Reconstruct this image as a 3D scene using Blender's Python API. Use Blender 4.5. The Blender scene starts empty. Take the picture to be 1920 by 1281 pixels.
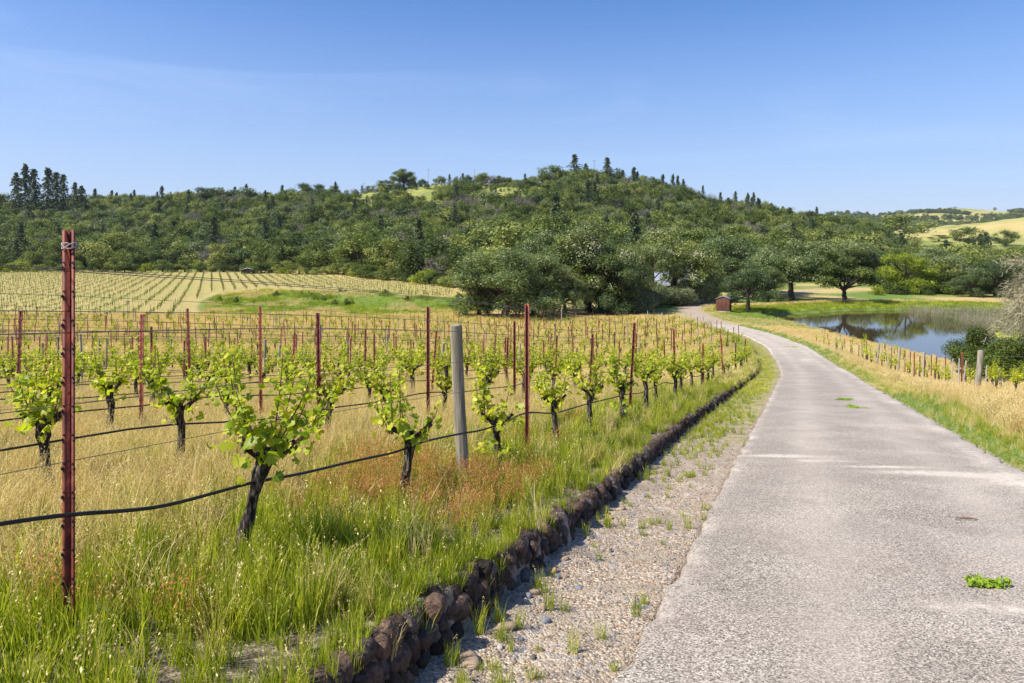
import bpy, math, numpy as np
from mathutils import Vector, Matrix
R = math.radians
sc = bpy.context.scene
# ---------------------------------------------------------------- camera, sky, sun, exposure
F = 1280.0; CX = 960.0; HZ = 470.0            # photo pixels: focal length, centre column, horizon row
cam = bpy.data.cameras.new("camera"); cam.lens = 24; cam.sensor_width = 36
cam.shift_y = -(640.5 - HZ) / 1920; cam.clip_end = 12000; cam.clip_start = 0.05
co = bpy.data.objects.new("camera", cam); sc.collection.objects.link(co)
co.location = (0, 0, 0); co.rotation_euler = (R(90), 0, 0); sc.camera = co
SUN_EL = 49; SUN = Vector((-0.93, -0.37, 0)).normalized() * math.cos(R(SUN_EL)); SUN.z = math.sin(R(SUN_EL))
sl = bpy.data.lights.new("sun", 'SUN'); sl.energy = 5.0; sl.angle = R(0.5); sl.color = (1.0, 0.95, 0.84)
so = bpy.data.objects.new("sun", sl); sc.collection.objects.link(so)
so.rotation_euler = SUN.to_track_quat('Z', 'Y').to_euler()
w = bpy.data.worlds.new("World"); sc.world = w; w.use_nodes = True
nt = w.node_tree; bg = nt.nodes["Background"]
sky = nt.nodes.new("ShaderNodeTexSky"); sky.sky_type = 'NISHITA'; sky.sun_disc = False
sky.sun_elevation = R(SUN_EL); sky.sun_rotation = math.atan2(SUN.x, SUN.y)
sky.altitude = 0; sky.air_density = 1.0; sky.dust_density = 0.8; sky.ozone_density = 3.5
def wn(t, **k):
    n = nt.nodes.new(t)
    for a, b in k.items(): setattr(n, a, b)
    return n
geo = wn("ShaderNodeTexCoord"); mp = wn("ShaderNodeMapping"); mp.inputs['Scale'].default_value = (1.2, 2.0, 9.0)
mp.inputs['Rotation'].default_value = (0, R(-9), R(10))
ns = wn("ShaderNodeTexNoise"); ns.inputs['Scale'].default_value = 1.3; ns.inputs['Detail'].default_value = 5; ns.inputs['Distortion'].default_value = 0.6
cr = wn("ShaderNodeValToRGB"); cr.color_ramp.elements[0].position = 0.52; cr.color_ramp.elements[1].position = 0.85
cr.color_ramp.elements[1].color = (0.13, 0.13, 0.13, 1)
mx = wn("ShaderNodeMixRGB"); mx.inputs[2].default_value = (9.0, 9.6, 10.5, 1)
L = nt.links.new
hs = wn("ShaderNodeHueSaturation"); hs.inputs['Saturation'].default_value = 1.3
L(geo.outputs['Generated'], mp.inputs[0]); L(mp.outputs[0], ns.inputs['Vector']); L(ns.outputs[0], cr.inputs[0])
tm = wn('ShaderNodeMixRGB', blend_type='MULTIPLY'); tm.inputs[0].default_value = 1; tm.inputs[2].default_value = (1.0, .90, 1.04, 1)
L(sky.outputs[0], hs.inputs['Color']); L(hs.outputs[0], tm.inputs[1]); L(cr.outputs[0], mx.inputs[0]); L(tm.outputs[0], mx.inputs[1]); 
sx = wn("ShaderNodeSeparateXYZ"); L(geo.outputs['Generated'], sx.inputs[0]); mr = wn("ShaderNodeMapRange", interpolation_type='SMOOTHSTEP'); mr.inputs[1].default_value = .42; mr.inputs[2].default_value = -.02; mr.inputs[3].default_value = 0; mr.inputs[4].default_value = .62
L(sx.outputs[2], mr.inputs[0]); pl = wn("ShaderNodeMixRGB"); pl.inputs[2].default_value = (3.1, 4.0, 5.6, 1); L(mr.outputs[0], pl.inputs[0]); L(mx.outputs[0], pl.inputs[1]); L(pl.outputs[0], bg.inputs[0])
bg.inputs[1].default_value = 0.108
sc.view_settings.view_transform = 'Standard'; sc.view_settings.look = 'None'; sc.view_settings.exposure = 0.66
sc.cycles.max_bounces = 6; sc.cycles.diffuse_bounces = 3; sc.cycles.transmission_bounces = 3; sc.cycles.glossy_bounces = 2
sc.cycles.transparent_max_bounces = 4; sc.cycles.use_fast_gi = False

# ---------------------------------------------------------------- helpers
C = sc.collection
rng = np.random.default_rng(7)
def noise_fn(seed, n=7):
    r = np.random.default_rng(seed); k = r.normal(size=(n, 2)); ph = r.uniform(0, 6.28, n); k /= np.linalg.norm(k, axis=1)[:, None]; f = r.uniform(.6, 1.9, n)
    def g(x, y, s):
        v = 0
        for i in range(n): v = v + np.sin((x * k[i, 0] + y * k[i, 1]) * f[i] * 6.28 / s + ph[i] + 1.3 * np.sin((x * k[i, 1] - y * k[i, 0]) * 4.1 * f[i] / s + 2 * ph[i]))
        return v / n * 1.6
    return g
N1, N2, N3, N4 = noise_fn(1), noise_fn(2), noise_fn(3), noise_fn(4)
def sst(a, b, x): t = np.clip((x - a) / (b - a), 0, 1); return t * t * (3 - 2 * t)

class G:
    """collects geometry, then links it as one mesh"""
    def __init__(s): s.V = []; s.Fs = []; s.n = 0; s.T = []
    def add(s, V, F, m=0, tint=None):
        V = np.asarray(V, float).reshape(-1, 3); F = np.asarray(F, int)
        if F.ndim == 1: F = F[None]
        s.V.append(V); s.Fs.append((F + s.n, m)); s.n += len(V)
        s.T.append(np.full(len(V), .5) if tint is None else np.broadcast_to(tint, (len(V),)).astype(float))
    def mesh(s, name, mats, smooth=False, extra=None):
        me = bpy.data.meshes.new(name); V = np.concatenate(s.V)
        me.vertices.add(len(V)); me.vertices.foreach_set("co", V.ravel())
        tot = np.concatenate([np.full(len(f), f.shape[1]) for f, m in s.Fs]); idx = np.concatenate([f.ravel() for f, m in s.Fs])
        me.loops.add(len(idx)); me.loops.foreach_set("vertex_index", idx)
        me.polygons.add(len(tot)); st = np.concatenate([[0], np.cumsum(tot)[:-1]])
        me.polygons.foreach_set("loop_start", st); me.polygons.foreach_set("loop_total", tot)
        me.polygons.foreach_set("material_index", np.concatenate([np.full(len(f), m) for f, m in s.Fs]))
        if smooth: me.polygons.foreach_set("use_smooth", np.ones(len(tot), bool))
        a = me.attributes.new("tint", 'FLOAT', 'POINT'); a.data.foreach_set("value", np.concatenate(s.T))
        for k, v in (extra or {}).items():
            a = me.attributes.new(k, 'FLOAT', 'POINT'); a.data.foreach_set("value", np.asarray(v, float))
        for m in mats: me.materials.append(m)
        me.update(calc_edges=True); me.validate(); return me
    def obj(s, name, mats, parent=None, loc=None, smooth=False, extra=None):
        if not isinstance(mats, (list, tuple)): mats = [mats]
        o = bpy.data.objects.new(name, s.mesh(name, mats, smooth, extra)); C.objects.link(o)
        if parent: o.parent = parent
        if loc is not None: o.location = loc
        return o
def tag(o, label=None, cat=None, group=None, kind=None):
    if label: o['label'] = label
    if cat: o['category'] = cat
    if group: o['group'] = group
    if kind: o['kind'] = kind
    return o
def thing(name, label, cat, loc=(0, 0, 0), rz=0, group=None, scale=None):
    o = bpy.data.objects.new(name, None); C.objects.link(o); o.location = loc; o.rotation_euler = (0, 0, rz); o.empty_display_size = .1
    if scale is not None: o.scale = scale if hasattr(scale, '__len__') else (scale,) * 3
    return tag(o, label, cat, group)
def part(name, me, parent):
    o = bpy.data.objects.new(name, me); C.objects.link(o); o.parent = parent; return o
def box(g, x0, x1, y0, y1, z0, z1, m=0):
    V = [(x, y, z) for z in (z0, z1) for y in (y0, y1) for x in (x0, x1)]
    g.add(V, [(0, 2, 3, 1), (4, 5, 7, 6), (0, 1, 5, 4), (2, 6, 7, 3), (0, 4, 6, 2), (1, 3, 7, 5)], m)
def tube(g, P, rad, n=6, m=0, tint=.5, cap=True, lump=0, rg=None):
    P = np.asarray(P, float); k = len(P); rad = np.broadcast_to(rad, (k,)).astype(float)
    T = np.gradient(P, axis=0); T /= np.linalg.norm(T, axis=1)[:, None] + 1e-9
    up = np.array([0, 0, 1.]) if abs(T[:, 2]).mean() < .8 else np.array([1., 0, 0])
    A = np.cross(T, up); A /= np.linalg.norm(A, axis=1)[:, None] + 1e-9; B = np.cross(T, A)
    th = np.linspace(0, 2 * np.pi, n, endpoint=False)
    rr = rad[:, None] * (1 + (lump * rg.normal(size=(k, n)) if lump else 0))
    V = P[:, None] + rr[..., None] * (A[:, None] * np.cos(th)[None, :, None] + B[:, None] * np.sin(th)[None, :, None])
    i = np.arange(k - 1)[:, None] * n; j = np.arange(n)[None]; j2 = (j + 1) % n
    Fq = np.stack([i + j, i + j2, i + n + j2, i + n + j], -1).reshape(-1, 4)
    g.add(V.reshape(-1, 3), Fq, m, tint)
    if cap:
        g.add(V[-1], [list(range(n))], m, tint); g.add(V[0], [list(range(n))[::-1]], m, tint)
def cards(rg, P, nrm, size, aspect=1.0, up=None):
    """quads centred at P, facing roughly nrm"""
    n = len(P); q = rg.normal(size=(n, 3)); nn = nrm / (np.linalg.norm(nrm, axis=1)[:, None] + 1e-9)
    a = np.cross(nn, q if up is None else up); a /= np.linalg.norm(a, axis=1)[:, None] + 1e-9; b = np.cross(nn, a)
    s = np.broadcast_to(size, (n,))[:, None] * .5
    V = np.stack([P - a * s * aspect - b * s * .3, P + b * s * -1.0, P + a * s * aspect + b * s * .2, P + b * s], 1)
    return V.reshape(-1, 3), np.arange(n * 4).reshape(-1, 4)
def ico(sub=1):
    import bmesh
    bm = bmesh.new(); bmesh.ops.create_icosphere(bm, subdivisions=sub, radius=1); bm.verts.ensure_lookup_table()
    V = np.array([v.co[:] for v in bm.verts]); Fc = np.array([[v.index for v in f.verts] for f in bm.faces]); bm.free(); return V, Fc
ICO1 = ico(1); ICO2 = ico(2)
def rock(g, rg, c, s, I=ICO2, m=0, rot=None, bump=.16, tint=None):
    V, Fc = I; k = rg.normal(size=(5, 3)); d = 1 + bump * np.sin(V @ k.T * 1.6 + rg.uniform(0, 6, 5)).mean(1) * 2.2
    W = V * d[:, None]; W = np.sign(W) * np.abs(W) ** .78 * np.asarray(s)
    a = rg.uniform(0, 6.28) if rot is None else rot; ca, sa = math.cos(a), math.sin(a)
    W = W @ np.array([[ca, sa, 0], [-sa, ca, 0], [0, 0, 1]])
    g.add(W + np.asarray(c), Fc, m, rg.uniform() if tint is None else tint)
def ordw(n):
    o = ['first', 'second', 'third', 'fourth', 'fifth', 'sixth', 'seventh', 'eighth', 'ninth', 'tenth', 'eleventh', 'twelfth', 'thirteenth', 'fourteenth', 'fifteenth', 'sixteenth', 'seventeenth', 'eighteenth', 'nineteenth']
    if n <= 19: return o[n - 1]
    t = {2: 'twent', 3: 'thirt', 4: 'fort', 5: 'fift', 6: 'sixt', 7: 'sevent'}[n // 10]
    return t + ('ieth' if n % 10 == 0 else 'y-' + o[n % 10 - 1])

# ---------------------------------------------------------------- materials
def mat(name):
    m = bpy.data.materials.new(name); m.use_nodes = True; t = m.node_tree; p = t.nodes["Principled BSDF"]; p.inputs['Roughness'].default_value = .8
    p.inputs['Specular IOR Level'].default_value = .25
    return m, t, p
def N(t, typ, ins=None, **k):
    n = t.nodes.new(typ)
    for a, b in k.items(): setattr(n, a, b)
    for a, b in (ins or {}).items():
        if hasattr(b, 'is_output'): t.links.new(b, n.inputs[a])
        else: n.inputs[a].default_value = b
    return n
def rgb(c): return (*c, 1)
def mix(t, f, a, b, bt='MIX'):
    return N(t, "ShaderNodeMixRGB", {0: f, 1: a if hasattr(a, 'is_output') else rgb(a), 2: b if hasattr(b, 'is_output') else rgb(b)}, blend_type=bt).outputs[0]
def ramp(t, f, stops):
    n = N(t, "ShaderNodeValToRGB", {0: f}); e = n.color_ramp.elements
    while len(e) < len(stops): e.new(.5)
    for i, (p, c) in enumerate(stops): e[i].position = p; e[i].color = rgb(c) if hasattr(c, '__len__') else (c, c, c, 1)
    return n.outputs[0]
def wpos(t): return N(t, "ShaderNodeNewGeometry").outputs['Position']
def tnoise(t, scale, detail=3, vec=None, dist=0):
    return N(t, "ShaderNodeTexNoise", {'Vector': vec if vec is not None else wpos(t), 'Scale': scale, 'Detail': detail, 'Distortion': dist}).outputs[0]
def attr(t, n): return N(t, "ShaderNodeAttribute", attribute_name=n).outputs['Fac']
def math_(t, op, a, b=0.0): return N(t, "ShaderNodeMath", {0: a, 1: b}, operation=op).outputs[0]
def leafmat(name, cols, trans=.35, tcol=None, rough=.6, objvar=.3, spec=.2):
    """leaf: a diffuse front plus light passing through; cols run along the tint attribute"""
    m, t, p = mat(name)
    rnd = N(t, "ShaderNodeObjectInfo").outputs['Random']
    f = math_(t, 'ADD', attr(t, 'tint'), math_(t, 'MULTIPLY', math_(t, 'SUBTRACT', rnd, .5), objvar))
    c = ramp(t, f, [(i / (len(cols) - 1), k) for i, k in enumerate(cols)])
    t.links.new(c, p.inputs['Base Color']); p.inputs['Roughness'].default_value = rough; p.inputs['Specular IOR Level'].default_value = spec
    tr = N(t, "ShaderNodeBsdfTranslucent", {'Color': mix(t, 1.0, c, tcol or (1, 1, 1), 'MULTIPLY')})
    ms = N(t, "ShaderNodeMixShader", {0: trans, 1: p.outputs[0], 2: tr.outputs[0]})
    t.links.new(ms.outputs[0], t.nodes["Material Output"].inputs[0]); return m
def simple(name, cols, scale=6, rough=.8, bump=0, detail=4, stretch=None, objvar=0, spec=.25, metal=0):
    m, t, p = mat(name); v = N(t, "ShaderNodeTexCoord").outputs['Object']
    if stretch: v = N(t, "ShaderNodeMapping", {0: v, 'Scale': stretch}).outputs[0]
    n = tnoise(t, scale, detail, v, .3)
    if objvar: n = math_(t, 'ADD', n, math_(t, 'MULTIPLY', math_(t, 'SUBTRACT', N(t, "ShaderNodeObjectInfo").outputs['Random'], .5), objvar))
    c = ramp(t, n, [(.3 + .4 * i / (len(cols) - 1), k) for i, k in enumerate(cols)])
    t.links.new(c, p.inputs['Base Color']); p.inputs['Roughness'].default_value = rough; p.inputs['Specular IOR Level'].default_value = spec; p.inputs['Metallic'].default_value = metal
    if bump: t.links.new(N(t, "ShaderNodeBump", {'Height': n, 'Strength': bump, 'Distance': .02}).outputs[0], p.inputs['Normal'])
    return m
M = {}
M['rust'] = simple("rusty_red_steel", [(.10, .022, .016), (.20, .045, .028), (.27, .075, .045)], 14, .62, .25, objvar=.4, spec=.3)
M['post'] = simple("weathered_wood", [(.17, .15, .11), (.30, .27, .21), (.42, .385, .31)], 9, .9, .8, stretch=(3, 3, .28), objvar=.25)
M['galv'] = simple("dull_zinc", [(.25, .25, .24), (.42, .42, .41)], 9, .5, .1)
M['wire'] = simple("trellis_wire_steel", [(.10, .085, .07), (.22, .20, .18)], 5, .45, 0, metal=.4)
M['hose'] = simple("black_polyethylene", [(.012, .012, .013), (.03, .03, .032)], 9, .45, 0)
M['vtrunk'] = simple("vine_bark", [(.010, .008, .007), (.03, .023, .018), (.24, .20, .165)], 14, .95, 1.0, stretch=(4, 4, .7))
M['cane'] = simple("cane_bark", [(.10, .055, .03), (.25, .16, .10)], 9, .8, .2, stretch=(1, 1, .3))
M['vleaf'] = leafmat("grape_leaf", [(.15, .24, .02), (.33, .40, .025), (.52, .54, .035), (.74, .62, .06)], .5, (1.25, 1.35, .5), .45, .2, .35)
M['bark'] = simple("oak_bark", [(.035, .028, .022), (.075, .06, .048), (.15, .13, .11)], 3, .95, .6, stretch=(2, 2, .4))
M['oak'] = leafmat("oak_leaf", [(.050, .075, .020), (.120, .160, .032), (.21, .25, .052), (.34, .34, .11)], .28, (1.2, 1.3, .6), .5, .8)
M['oakblue'] = leafmat("dark_oak_leaf", [(.048, .078, .026), (.10, .145, .042), (.165, .21, .065), (.27, .30, .12)], .24, (1.1, 1.3, .6), .45, .7, .3)
M['lichen'] = leafmat("lichen", [(.20, .21, .12), (.36, .36, .22), (.46, .44, .29)], .15, objvar=.1)
M['olive'] = leafmat("grey_green_leaf", [(.10, .12, .05), (.20, .23, .11), (.33, .34, .19)], .25, (1.1, 1.1, .7))
M['willow'] = leafmat("yellow_green_leaf", [(.13, .18, .02), (.28, .33, .035), (.46, .48, .06)], .35, (1.2, 1.25, .5))
M['fir'] = leafmat("fir_needle", [(.06, .09, .045), (.115, .155, .065), (.19, .23, .10)], .12)
M['deadtwig'] = leafmat("bare_twig", [(.13, .11, .09), (.21, .185, .155), (.30, .27, .22)], .1, objvar=.3)
M['paletwig'] = leafmat("lichen_twig", [(.16, .15, .08), (.30, .27, .17), (.44, .40, .29)], .1, objvar=.1)
M['bushd'] = leafmat("dark_bush_leaf", [(.05, .075, .014), (.10, .14, .022), (.17, .21, .04)], .25, (1.2, 1.3, .5))
M['ggrass'] = leafmat("green_grass_blade", [(.10, .155, .016), (.33, .39, .03), (.58, .57, .065), (.76, .66, .20)], .42, (1.15, 1.2, .5), .5, .35)
M['dgrass'] = leafmat("dry_grass_blade", [(.26, .24, .05), (.56, .43, .14), (.78, .62, .27), (.90, .76, .42)], .35, (1.1, 1.05, .8), .6, .35)
M['sorrel'] = leafmat("red_sorrel_seed", [(.22, .24, .04), (.42, .16, .05), (.55, .20, .09), (.50, .33, .12)], .35, objvar=.4)
M['reed'] = leafmat("reed_blade", [(.10, .18, .04), (.30, .27, .16), (.44, .38, .27)], .3, objvar=.7)
M['gold'] = leafmat("golden_grass_blade", [(.28, .28, .07), (.58, .46, .18), (.76, .60, .28), (.85, .70, .40)], .35, (1.1, 1.0, .8), .6, .35)
# ---------------------------------------------------------------- terrain
TD = np.array([20, 32, 50, 66, 85, 110, 150, 200, 250, 300, 350, 450, 550, 650, 900, 1500, 2500, 5000.])
TC = {-600: [-4.04, -5.75, -7.07, -7.85, -8.6, -9.0, -9.1, -8.7, -8.1, -7, 0, 15.5, 29, 23, 10, 10, 10, 10],
      0:    [-4.04, -5.75, -7.07, -7.85, -8.6, -9.0, -9.1, -8.7, -8.1, -7, 0, 16.5, 32, 25, 10, 10, 10, 10],
      400:  [-4.04, -5.75, -7.07, -7.85, -8.7, -9.2, -9.3, -8.9, -8.2, -7, 0, 18.5, 39, 30, 10, 10, 10, 10],
      530:  [-4.04, -5.75, -7.07, -7.95, -8.7, -9.2, -9.3, -9.0, -8.4, -6, 0, 19.5, 37, 30, 10, 10, 10, 10],
      620:  [-4.04, -5.75, -7.07, -7.95, -8.8, -9.25, -9.35, -8.95, -7.6, -3, 2, 23.5, 42, 33, 10, 10, 10, 10],
      740:  [-4.04, -5.75, -7.12, -8.05, -8.85, -9.3, -9.4, -9.3, -5, -1, 5, 31.5, 51, 40, 10, 10, 10, 10],
      860:  [-4.04, -5.75, -7.15, -8.05, -8.9, -9.3, -9.4, -8, -3, 0, 7, 35.5, 56, 42, 10, 10, 10, 10],
      960:  [-4.04, -5.75, -7.15, -8.1, -8.95, -9.3, -9.4, -8, -3, 1, 8, 35.5, 53, 40, 10, 10, 10, 10],
      1050: [-4.04, -5.75, -7.15, -8.1, -9.0, -9.3, -9.4, -8, -3, 1, 10, 39.5, 59, 44, 10, 10, 10, 10],
      1200: [-4.04, -5.75, -7.15, -8.2, -9.05, -9.35, -9.4, -8, -4, 0, 8, 33.5, 49, 38, 10, 10, 10, 10],
      1350: [-4.07, -5.85, -7.25, -8.35, -9.2, -9.4, -9.45, -8.8, -6, -2, 3, 21.5, 34, 25, 5, 5, 5, 5],
      1450: [-4.27, -5.95, -7.6, -8.85, -9.35, -9.45, -9.5, -9.3, -8, -4, 1, 13.5, 24, 18, 5, 25, 100, 43],
      1600: [-4.33, -6.05, -8.2, -9.7, -9.7, -9.6, -9.5, -9.6, -9, -6, -2, 8.5, 13, 11, 19, 55, 136, 69],
      1700: [-4.33, -6.3, -8.9, -9.85, -9.8, -9.6, -9.5, -9.6, -9.3, -7, -5, 3, 7, 9, 26, 25, 145, 73],
      1790: [-4.33, -6.6, -9.3, -9.9, -9.8, -9.6, -9.5, -9.6, -9.4, -8, -6, 0, 4, 9, 33, 25, 158, 73],
      1900: [-4.33, -6.5, -9.5, -9.9, -9.8, -9.6, -9.5, -9.6, -9.4, -8, -6, -3, 1, 10, 45, 25, 150, 73],
      2500: [-4.33, -6.9, -9.6, -9.9, -9.8, -9.6, -9.5, -9.6, -9.4, -8, -6, -3, 1, 14, 58, 45, 160, 73]}
_fd = np.geomspace(20, 5000, 220); _fp = np.linspace(-900, 2900, 140); _pc = np.array(list(TC))
_g = np.array([np.interp(_fd, TD, TC[p]) for p in TC])
_g = np.array([np.interp(_fp, _pc, _g[:, j]) for j in range(len(_fd))]).T
for _ in range(2):
    _g[1:-1] = (_g[:-2] + 2 * _g[1:-1] + _g[2:]) / 4; _g[:, 1:-1] = (_g[:, :-2] + 2 * _g[:, 1:-1] + _g[:, 2:]) / 4
def table(px, D):
    a = np.clip((px + 900) / 3800 * 139, 0, 138.999); b = np.clip(np.log(np.maximum(D, 20) / 20) / math.log(250) * 219, 0, 218.999)
    i = a.astype(int); j = b.astype(int); fa = a - i; fb = b - j
    return (_g[i, j] * (1 - fa) * (1 - fb) + _g[i + 1, j] * fa * (1 - fb) + _g[i, j + 1] * (1 - fa) * fb + _g[i + 1, j + 1] * fa * fb)
DX, DY = .387, .922                                   # direction of the straight road and of the near rows
RX, RY = .922, -.387
_rp = [(s * DX + .89 * RX, s * DY + .89 * RY) for s in np.arange(-30, 41, 10)] + [(20.9, 50), (24.2, 60.3), (26.0, 69.4), (26.4, 77), (26.0, 84.7), (26.1, 92.8), (26.5, 100.6), (28.1, 108.4), (31.3, 117), (36.8, 125.6), (44.7, 135), (55.8, 145), (68.0, 154)]
_rp = np.array(_rp); _k = np.arange(len(_rp)); _kk = np.linspace(0, len(_rp) - 1, 160)
ROAD = np.stack([np.interp(_kk, _k, _rp[:, 0]), np.interp(_kk, _k, _rp[:, 1])], 1)
for _ in range(14): ROAD[1:-1] = (ROAD[:-2] + 2 * ROAD[1:-1] + ROAD[2:]) / 4
def zr(y): return np.where(y < 20, -1.6 - .1364 * y, np.interp(y, [20, 30, 40, 50, 66, 80, 90, 107, 140, 400], [-4.33, -5.69, -6.86, -7.69, -8.75, -9.15, -9.25, -9.35, -9.4, -9.4]))
def TW(y): return 2.66 + .2 * sst(3, 14, y)
def roadt(x, y):
    """signed distance from the road's centre line, right positive"""
    x = np.atleast_1d(np.asarray(x, float)); y = np.atleast_1d(np.asarray(y, float)); best = np.full(x.shape, 1e9); sg = np.ones(x.shape)
    for a, b in zip(ROAD[:-1], ROAD[1:]):
        d = b - a; l2 = d @ d; t = np.clip(((x - a[0]) * d[0] + (y - a[1]) * d[1]) / l2, 0, 1)
        ex = x - a[0] - t * d[0]; ey = y - a[1] - t * d[1]; q = ex * ex + ey * ey; m = q < best
        best = np.where(m, q, best); sg = np.where(m, np.sign(d[1] * ex - d[0] * ey), sg)
    return np.sqrt(best) * sg
WATER = -9.9
_pp = [(1418, 591.5), (1465, 603), (1530, 619), (1600, 636), (1660, 648), (1720, 661), (1780, 676), (1850, 690), (1960, 700), (2150, 690), (2300, 640), (2300, 592), (2100, 588), (1960, 585), (1830, 581), (1740, 580), (1640, 581.5), (1590, 582.5), (1540, 586), (1490, 589), (1450, 590)]
POND = np.array([((px - CX) / (py - HZ) * -WATER, F / (py - HZ) * -WATER) for px, py in _pp])
def polysd(P, x, y):
    """distance to polygon, negative inside"""
    x = np.atleast_1d(x); y = np.atleast_1d(y); best = np.full(x.shape, 1e9); ins = np.zeros(x.shape, bool)
    for a, b in zip(P, np.roll(P, -1, 0)):
        d = b - a; t = np.clip(((x - a[0]) * d[0] + (y - a[1]) * d[1]) / (d @ d), 0, 1)
        best = np.minimum(best, np.hypot(x - a[0] - t * d[0], y - a[1] - t * d[1]))
        c = ((a[1] > y) != (b[1] > y)) & (x < (b[0] - a[0]) * (y - a[1]) / (b[1] - a[1] + 1e-12) + a[0]); ins ^= c
    return np.where(ins, -best, best)
def gz(x, y, tr=None, under=True):
    x = np.atleast_1d(np.asarray(x, float)); y = np.atleast_1d(np.asarray(y, float)); shp = x.shape; x = x.ravel(); y = y.ravel()
    tr = roadt(x, y) if tr is None else tr.ravel()
    yy = np.maximum(y, 1.0); px = CX + F * np.clip(x / yy, -1.45, 1.5)
    b = table(px, y); b20 = table(px, np.full_like(y, 20.)); z0 = np.where(tr < -2, -1.177, -1.6)
    k = y / 20; b = np.where(y < 20, z0 + (b20 - z0) * k, b)
    hill = sst(260, 420, y); b = b + hill * (3.2 * N1(x, y, 130) + 1.3 * N2(x, y, 48)) * np.clip(1 - (y - 1500) / 2000, .4, 1) + sst(1500, 2500, y) * 9 * N3(x, y, 520)
    b = b + 1.5 * np.exp(-((x + 27) / 17) ** 2 - ((y - 125) / 7) ** 2) + 1.0 * np.exp(-((x + 41) / 11) ** 2 - ((y - 140) / 6) ** 2) + .8 * np.exp(-((x + 14) / 8) ** 2 - ((y - 119) / 6) ** 2)
    r = zr(y); tl = -tr; lift = .18 + .07 * (1 - sst(3.5, 8, y)) - .08 * sst(34, 62, y); lift = lift * (1 - sst(60, 80, y))
    z = b.copy()
    L_ = (r + lift) * (1 - sst(2.7, 5.5, tl)) + b * sst(2.7, 5.5, tl)
    R_ = (r - .03) * (1 - sst(2.2, 6.5, tr)) + b * sst(2.2, 6.5, tr)
    L_ = L_ + .025 * N2(x, y, 1.3)
    z = np.where(tr < 0, L_, R_)
    dd = .0 * (1 - sst(48, 62, y))
    dit = r - .03 + .04 * sst(2.2, 2.6, tl) + .012 * N3(x, y, .8)
    wl = TW(y) + .03 * N4(x, y, 1.1)
    z = np.where((tr < 0) & (tl < wl), dit + (z - dit) * sst(wl - .06, wl, tl), z)
    if under: z = np.where(np.abs(tr) < 1.68, r - .07, z)
    m = (y > 40) & (y < 200) & (x > 15)
    if m.any():
        sd = polysd(POND, x[m], y[m]); zz = z[m]
        zz = np.where(sd < 0, np.minimum(zz, WATER - .03 - .3 * np.minimum(-sd, 3)), np.maximum(zz, WATER + .03 + .14 * np.minimum(sd, 5)))
        z[m] = np.where(np.abs(tr[m]) < 4, np.maximum(zz, r[m] - .07), zz)
    return z.reshape(shp)
def gz1(x, y): return float(gz(x, y)[0])
def px2g(px, py):
    u = (px - CX) / F; D = np.geomspace(1.5, 3500, 1500); z = gz(u * D, D); ray = -(py - HZ) / F * D
    i = int(np.argmax(z >= ray)); return Vector((u * D[i], D[i], float(z[i])))
def ridge(px, lo=300, hi=800):
    u = (px - CX) / F; D = np.linspace(lo, hi, 200); z = gz(u * D, D); i = int(np.argmax(z / D)); return Vector((u * D[i], D[i], float(z[i])))

def sheet_axes():
    a1 = np.arange(-46, 46.01, .22); a0 = np.concatenate([np.arange(-180, -46, 4.), a1, np.arange(47.5, 180, 4.)])
    r = [.5]
    while r[-1] < 3300: r.append(r[-1] * (1.018 if r[-1] < 30 else 1.024 if r[-1] < 900 else 1.06))
    return np.radians(a0), np.array(r)
A, Rr = sheet_axes(); nA, nR = len(A), len(Rr)
X = (np.sin(A)[None] * Rr[:, None]); Y = (np.cos(A)[None] * Rr[:, None]); TR = roadt(X.ravel(), Y.ravel()).reshape(X.shape)
Z = gz(X, Y, TR)
x, y, tr = X.ravel(), Y.ravel(), TR.ravel(); tl = -tr
FIELD = [(-500, 612), (345, 604), (372, 566), (400, 550), (500, 541), (640, 547), (760, 556), (835, 556), (862, 545), (760, 530), (620, 517.5), (460, 512), (0, 511), (-500, 510)]
FIELDP = np.array([px2g(*p)[:2] for p in FIELD])
fsd = polysd(FIELDP, x, y)
far_field = np.where(y > 40, 1 - sst(-1, 1.5, fsd), 0)
gravel = sst(1.5, 1.6, tl) * (1 - sst(TW(y) - .1, TW(y), tl)) * (1 - .75 * sst(9, 16, y + 2 * N1(x, y, 4)))
gravel = np.maximum(gravel, (np.abs(tr) < 1.75) * 1.0)
strip = sst(TW(y) - .04, TW(y) + .04, tl) * (1 - sst(4.2, 5.4, tl + .5 * N1(x, y, 3)))
green = np.maximum(strip, .22 + .25 * N2(x, y, 14) * (y < 90))
green = np.where((tr > 1.6) & (tr < 3.2), .9, green); green = np.where(tr >= 3.2, .15 + .2 * N1(x, y, 12), green)
green = np.where(tl < TW(y), np.where(tl > 1.6, .5, green), green)
psd = polysd(POND, x, y)
green = np.where((y > 84) & (y < 215) & (x > 5) & (x < 150), .55 + .45 * N2(x, y, 40), green)
green = np.where((psd < 7) & (y > 84), 1.25, green)
mound = np.exp(-((x + 30) / 32) ** 2 - ((y - 125) / 22) ** 2) * (y > 60); green = np.where((y > 86) & (y < 220) & (x < 12), np.clip(mound * 2.2, .1, 1.05) * (1 - far_field) + far_field * (.12 + .3 * sst(30, 0, np.abs(y - 165)) * sst(-80, -100, x) * 0), green)
hillm = sst(235, 290, y + np.clip(x + 40, 0, 60)); fars = sst(560, 700, y)
green = green * (1 - hillm) + hillm * (.62 + .5 * N1(x, y, 90)) * (1 - fars) + fars * (.42 + .35 * N2(x, y, 220))
soil_and_shade = np.clip(sst(.25, .7, N3(x, y, 1.7)) * strip * .9 + .75 * (tl > 2.7) * (y < 30), 0, .95)
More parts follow.
